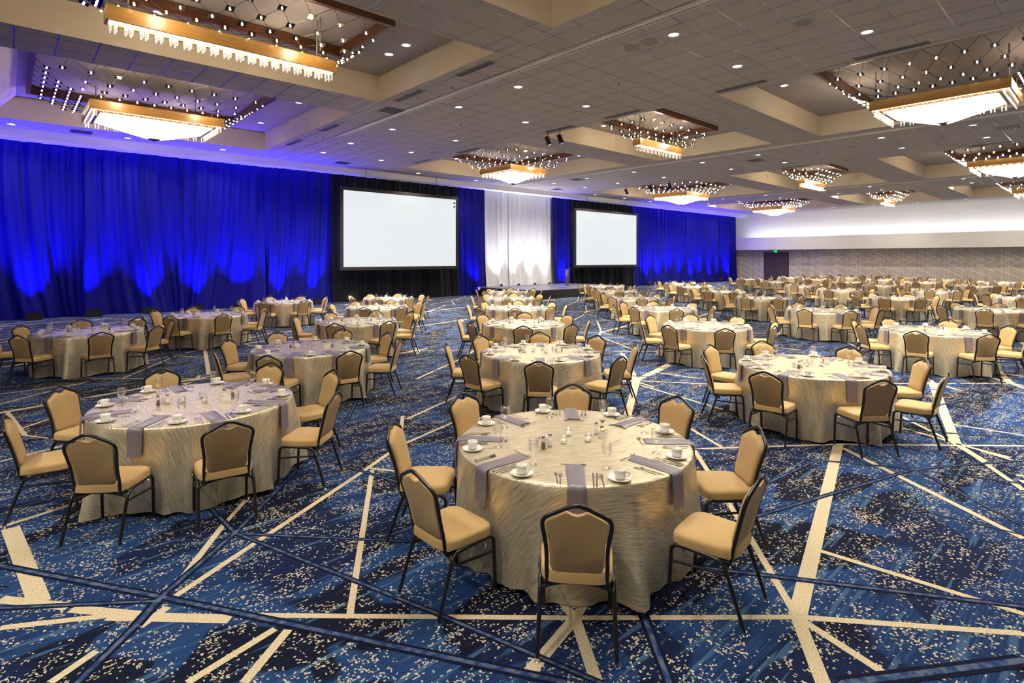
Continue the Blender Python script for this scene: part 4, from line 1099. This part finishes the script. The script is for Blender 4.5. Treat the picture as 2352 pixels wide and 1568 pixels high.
n_chairs = 0; n_set = 0
far_chairs, far_cups, far_sauc, far_gob, far_nap = MB(), MB(), MB(), MB(), MB()
cutfar = MB()
for idx, T in enumerate(TABLES):
    u0, v0, D, where = T['u'], T['v'], T['D'], T['where']
    rnd = random.Random(500 + T['li'] * 10 + T['ti'])
    level = 'near' if idx < 10 else 'mid' if idx < 20 else 'far'
    tb = put('round_table', None, None, (u0, v0, 0)); tag(tb, 'round table in floor-length champagne crinkled cloth, ' + where, 'table', 'round banquet tables')
    put('tablecloth', cloth_mesh(300 + idx, True) if idx < 14 else CLO[idx % 4], tb); put('tabletop', TTOP, tb)
    def at(r, l, th, z=TZ):
        return (u0 + r * math.cos(th) - l * math.sin(th), v0 + r * math.sin(th) + l * math.cos(th), z)
    # condiments
    base = rnd.uniform(-0.3, 0.3) + math.radians(-45)
    if idx < 30:
        det = idx < 14
        for k, (ang, fl) in enumerate(((base + PI + 0.15, 'pink'), (base + 0.1, 'yellow'))):
            p = at(0.27, 0.0, ang); side = 'left' if k == 0 else 'right'
            r = put('sachet_caddy', None, None, p, ang + rnd.uniform(0.2, 0.9)); tag(r, 'white sugar sachet caddy, %s of centre, %s' % (side, where), 'caddy', 'sugar caddies on the tables'); put('sachet_box', CADDY, r)
            if det:
                for q in range(5): put('sachet', PK['paper' if q not in (1, 2) else fl], r, (0, -0.02 + 0.01 * q, 0.006), rot=(rnd.uniform(-.1, .1), 0, 0))
            else: put('sachet', PK[fl], r, (0, 0, 0.006))
            for q, (nm, S) in enumerate((('salt_shaker', SALT), ('pepper_shaker', PEP))):
                p = at(0.27 + 0.045 * (1 if q else -0.6), 0.07 + 0.03 * q, ang)
                r = put(nm, None, None, p, 0); tag(r, '%s %s, %s of centre, %s' % ('clear' if q == 0 else 'brown', nm.replace('_', ' '), side, where), 'shaker', 'salt and pepper shakers on the tables')
                put('shaker_glass', S[0], r); put('contents', S[1], r); put('cap', S[2], r)
        for k in range(3):
            a = base + PI / 2 + 2.1 * k; p = at(0.12, 0, a)
            dX, dD = cam_uv(p[0] - u0, p[1] - v0)
            r = put('votive_holder', None, None, p); nm = ('left', 'right', 'middle')
            T.setdefault('vot', []).append((dX, r))
            put('votive_glass', VOT, r); put('candle', CAN, r)
        for nm, (dX, r) in zip(('left', 'middle', 'right'), sorted(T['vot'], key=lambda q: q[0])):
            tag(r, '%s clear votive glass with white candle, centre of %s' % (nm, where), 'candle', 'votive candles on the tables')
    for sd, sname in SEATS.items():
        th = math.radians(sd + rnd.uniform(-2.5, 2.5))
        ind = n_chairs < 300; n_chairs += 1
        place = '%s seat, %s' % (sname, where)
        # chair
        rr = 1.155 + rnd.uniform(-0.008, 0.05); dth = rnd.uniform(-0.02, 0.02)
        cu_, cv_ = u0 + rr * math.cos(th + dth), v0 + rr * math.sin(th + dth)
        rz = th + PI + math.radians(rnd.uniform(-7, 7))
        if ind: make_chair(cu_, cv_, rz, level, 'gold padded chair, ' + place, 'gold banquet chairs around the tables')
        else: joined_chair(True, far_chairs, Matrix.Translation((cu_, cv_, 0)) @ Matrix.Rotation(rz, 4, 'Z'))
        # place setting
        pn = at(0.921, rnd.uniform(-0.012, 0.012), th); rn = th + rnd.uniform(-0.06, 0.06)
        lc_, rc_ = 0.265 + rnd.uniform(-0.02, 0.02), 0.775 + rnd.uniform(-0.02, 0.02)
        pc = at(rc_, lc_, th); pg = at(0.60 + rnd.uniform(-0.02, 0.03), 0.21 + rnd.uniform(-0.03, 0.02), th)
        ra = rnd.uniform(0, 6.28) if rnd.random() < 0.3 else th + PI / 2 + rnd.uniform(-0.6, 0.6)
        if ind:
            o = put('napkin', NAPS[rnd.randrange(4)], None, pn, rn); tag(o, 'folded grey lavender napkin, ' + place, 'napkin', 'napkins hanging over the table edges')
            o = put('saucer', SAUCER if idx < 10 else SAUCERLO, None, pc); tag(o, 'round white saucer, ' + place, 'saucer', 'saucers on the tables')
            pcc = (pc[0], pc[1], TZ + 0.0075)
            if idx < 14:
                r = put('coffee_cup', None, None, pcc, ra); tag(r, 'white coffee cup on saucer, ' + place, 'cup', 'coffee cups on the tables')
                put('cup_body', CUP, r); put('handle', HANDLE, r)
            else:
                r = put('coffee_cup', CUPLO, None, pcc, ra); tag(r, 'white coffee cup on saucer, ' + place, 'cup', 'coffee cups on the tables')
            o = put('goblet', GOB if idx < 12 else GOBLO, None, pg); tag(o, 'clear stemmed water goblet, ' + place, 'glass', 'water goblets on the tables')
        else:
            for acc, src, p, a in ((far_nap, NAPS[0], pn, rn), (far_cups, CUPLO, (pc[0], pc[1], TZ + 0.0075), ra), (far_sauc, SAUCERLO, pc, 0), (far_gob, GOBLO, pg, 0)):
                acc.xf = Matrix.Translation(p) @ Matrix.Rotation(a, 4, 'Z')
                acc.add([tuple(q.co) for q in src.vertices], [tuple(q.vertices) for q in src.polygons])
        # flatware: two forks left, two knives right, spoon across the top
        cut = [('fork', FORK, 0.79, -0.105, PI), ('fork', FORK, 0.775, -0.135, PI), ('knife', KNIFE, 0.79, 0.105, PI), ('knife', KNIFE, 0.785, 0.135, PI), ('spoon', SPOON, 0.535, -0.01, PI / 2), ('spoon', SPOON, 0.80, 0.165, PI)]
        words = {('fork', 0): 'inner dinner fork', ('fork', 1): 'outer salad fork', ('knife', 0): 'inner knife', ('knife', 1): 'outer knife', ('spoon', 0): 'dessert spoon laid above napkin', ('spoon', 1): 'outer teaspoon'}
        seen = {}
        for (nm, me, r_c, l_c, a_c) in cut:
            k = seen.get(nm, 0); seen[nm] = k + 1
            p = at(r_c + rnd.uniform(-0.01, 0.01), l_c + rnd.uniform(-0.005, 0.005), th, TZ); a = th + a_c + rnd.uniform(-0.08, 0.08)
            if idx < 9:
                o = put(nm, me, None, p, a); tag(o, 'steel %s, %s' % (words[(nm, k)], place), nm, nm + 's laid on the tables')
            elif idx < 32:
                cutfar.xf = Matrix.Translation(p) @ Matrix.Rotation(a, 4, 'Z')
                cutfar.add([tuple(q.co) for q in me.vertices], [tuple(q.vertices) for q in me.polygons])
for mb, nm, mats, lab, cat in ((far_chairs, 'distant_chairs', [M['fabric'], M['frame'], M['chrome']], 'gold chairs crowded around the farthest tables by the wall', 'chairs'), (far_cups, 'distant_cups', M['china'], 'white cups on the farthest tables by the wall', 'cups'),
                               (far_sauc, 'distant_saucers', M['china'], 'white saucers on the farthest tables by the wall', 'saucers'), (far_gob, 'distant_goblets', M['glass'], 'clear goblets on the farthest tables by the wall', 'glasses'),
                               (far_nap, 'distant_napkins', M['napkin'], 'grey napkins on the farthest tables by the wall', 'napkins'), (cutfar, 'distant_flatware', M['steel'], 'steel flatware on the middle and farther tables', 'flatware')):
    if mb.v:
        mb.xf = None
        o = put(nm, mb.mesh(nm, mats, True, 50)); tag(o, lab, cat, None, 'stuff')
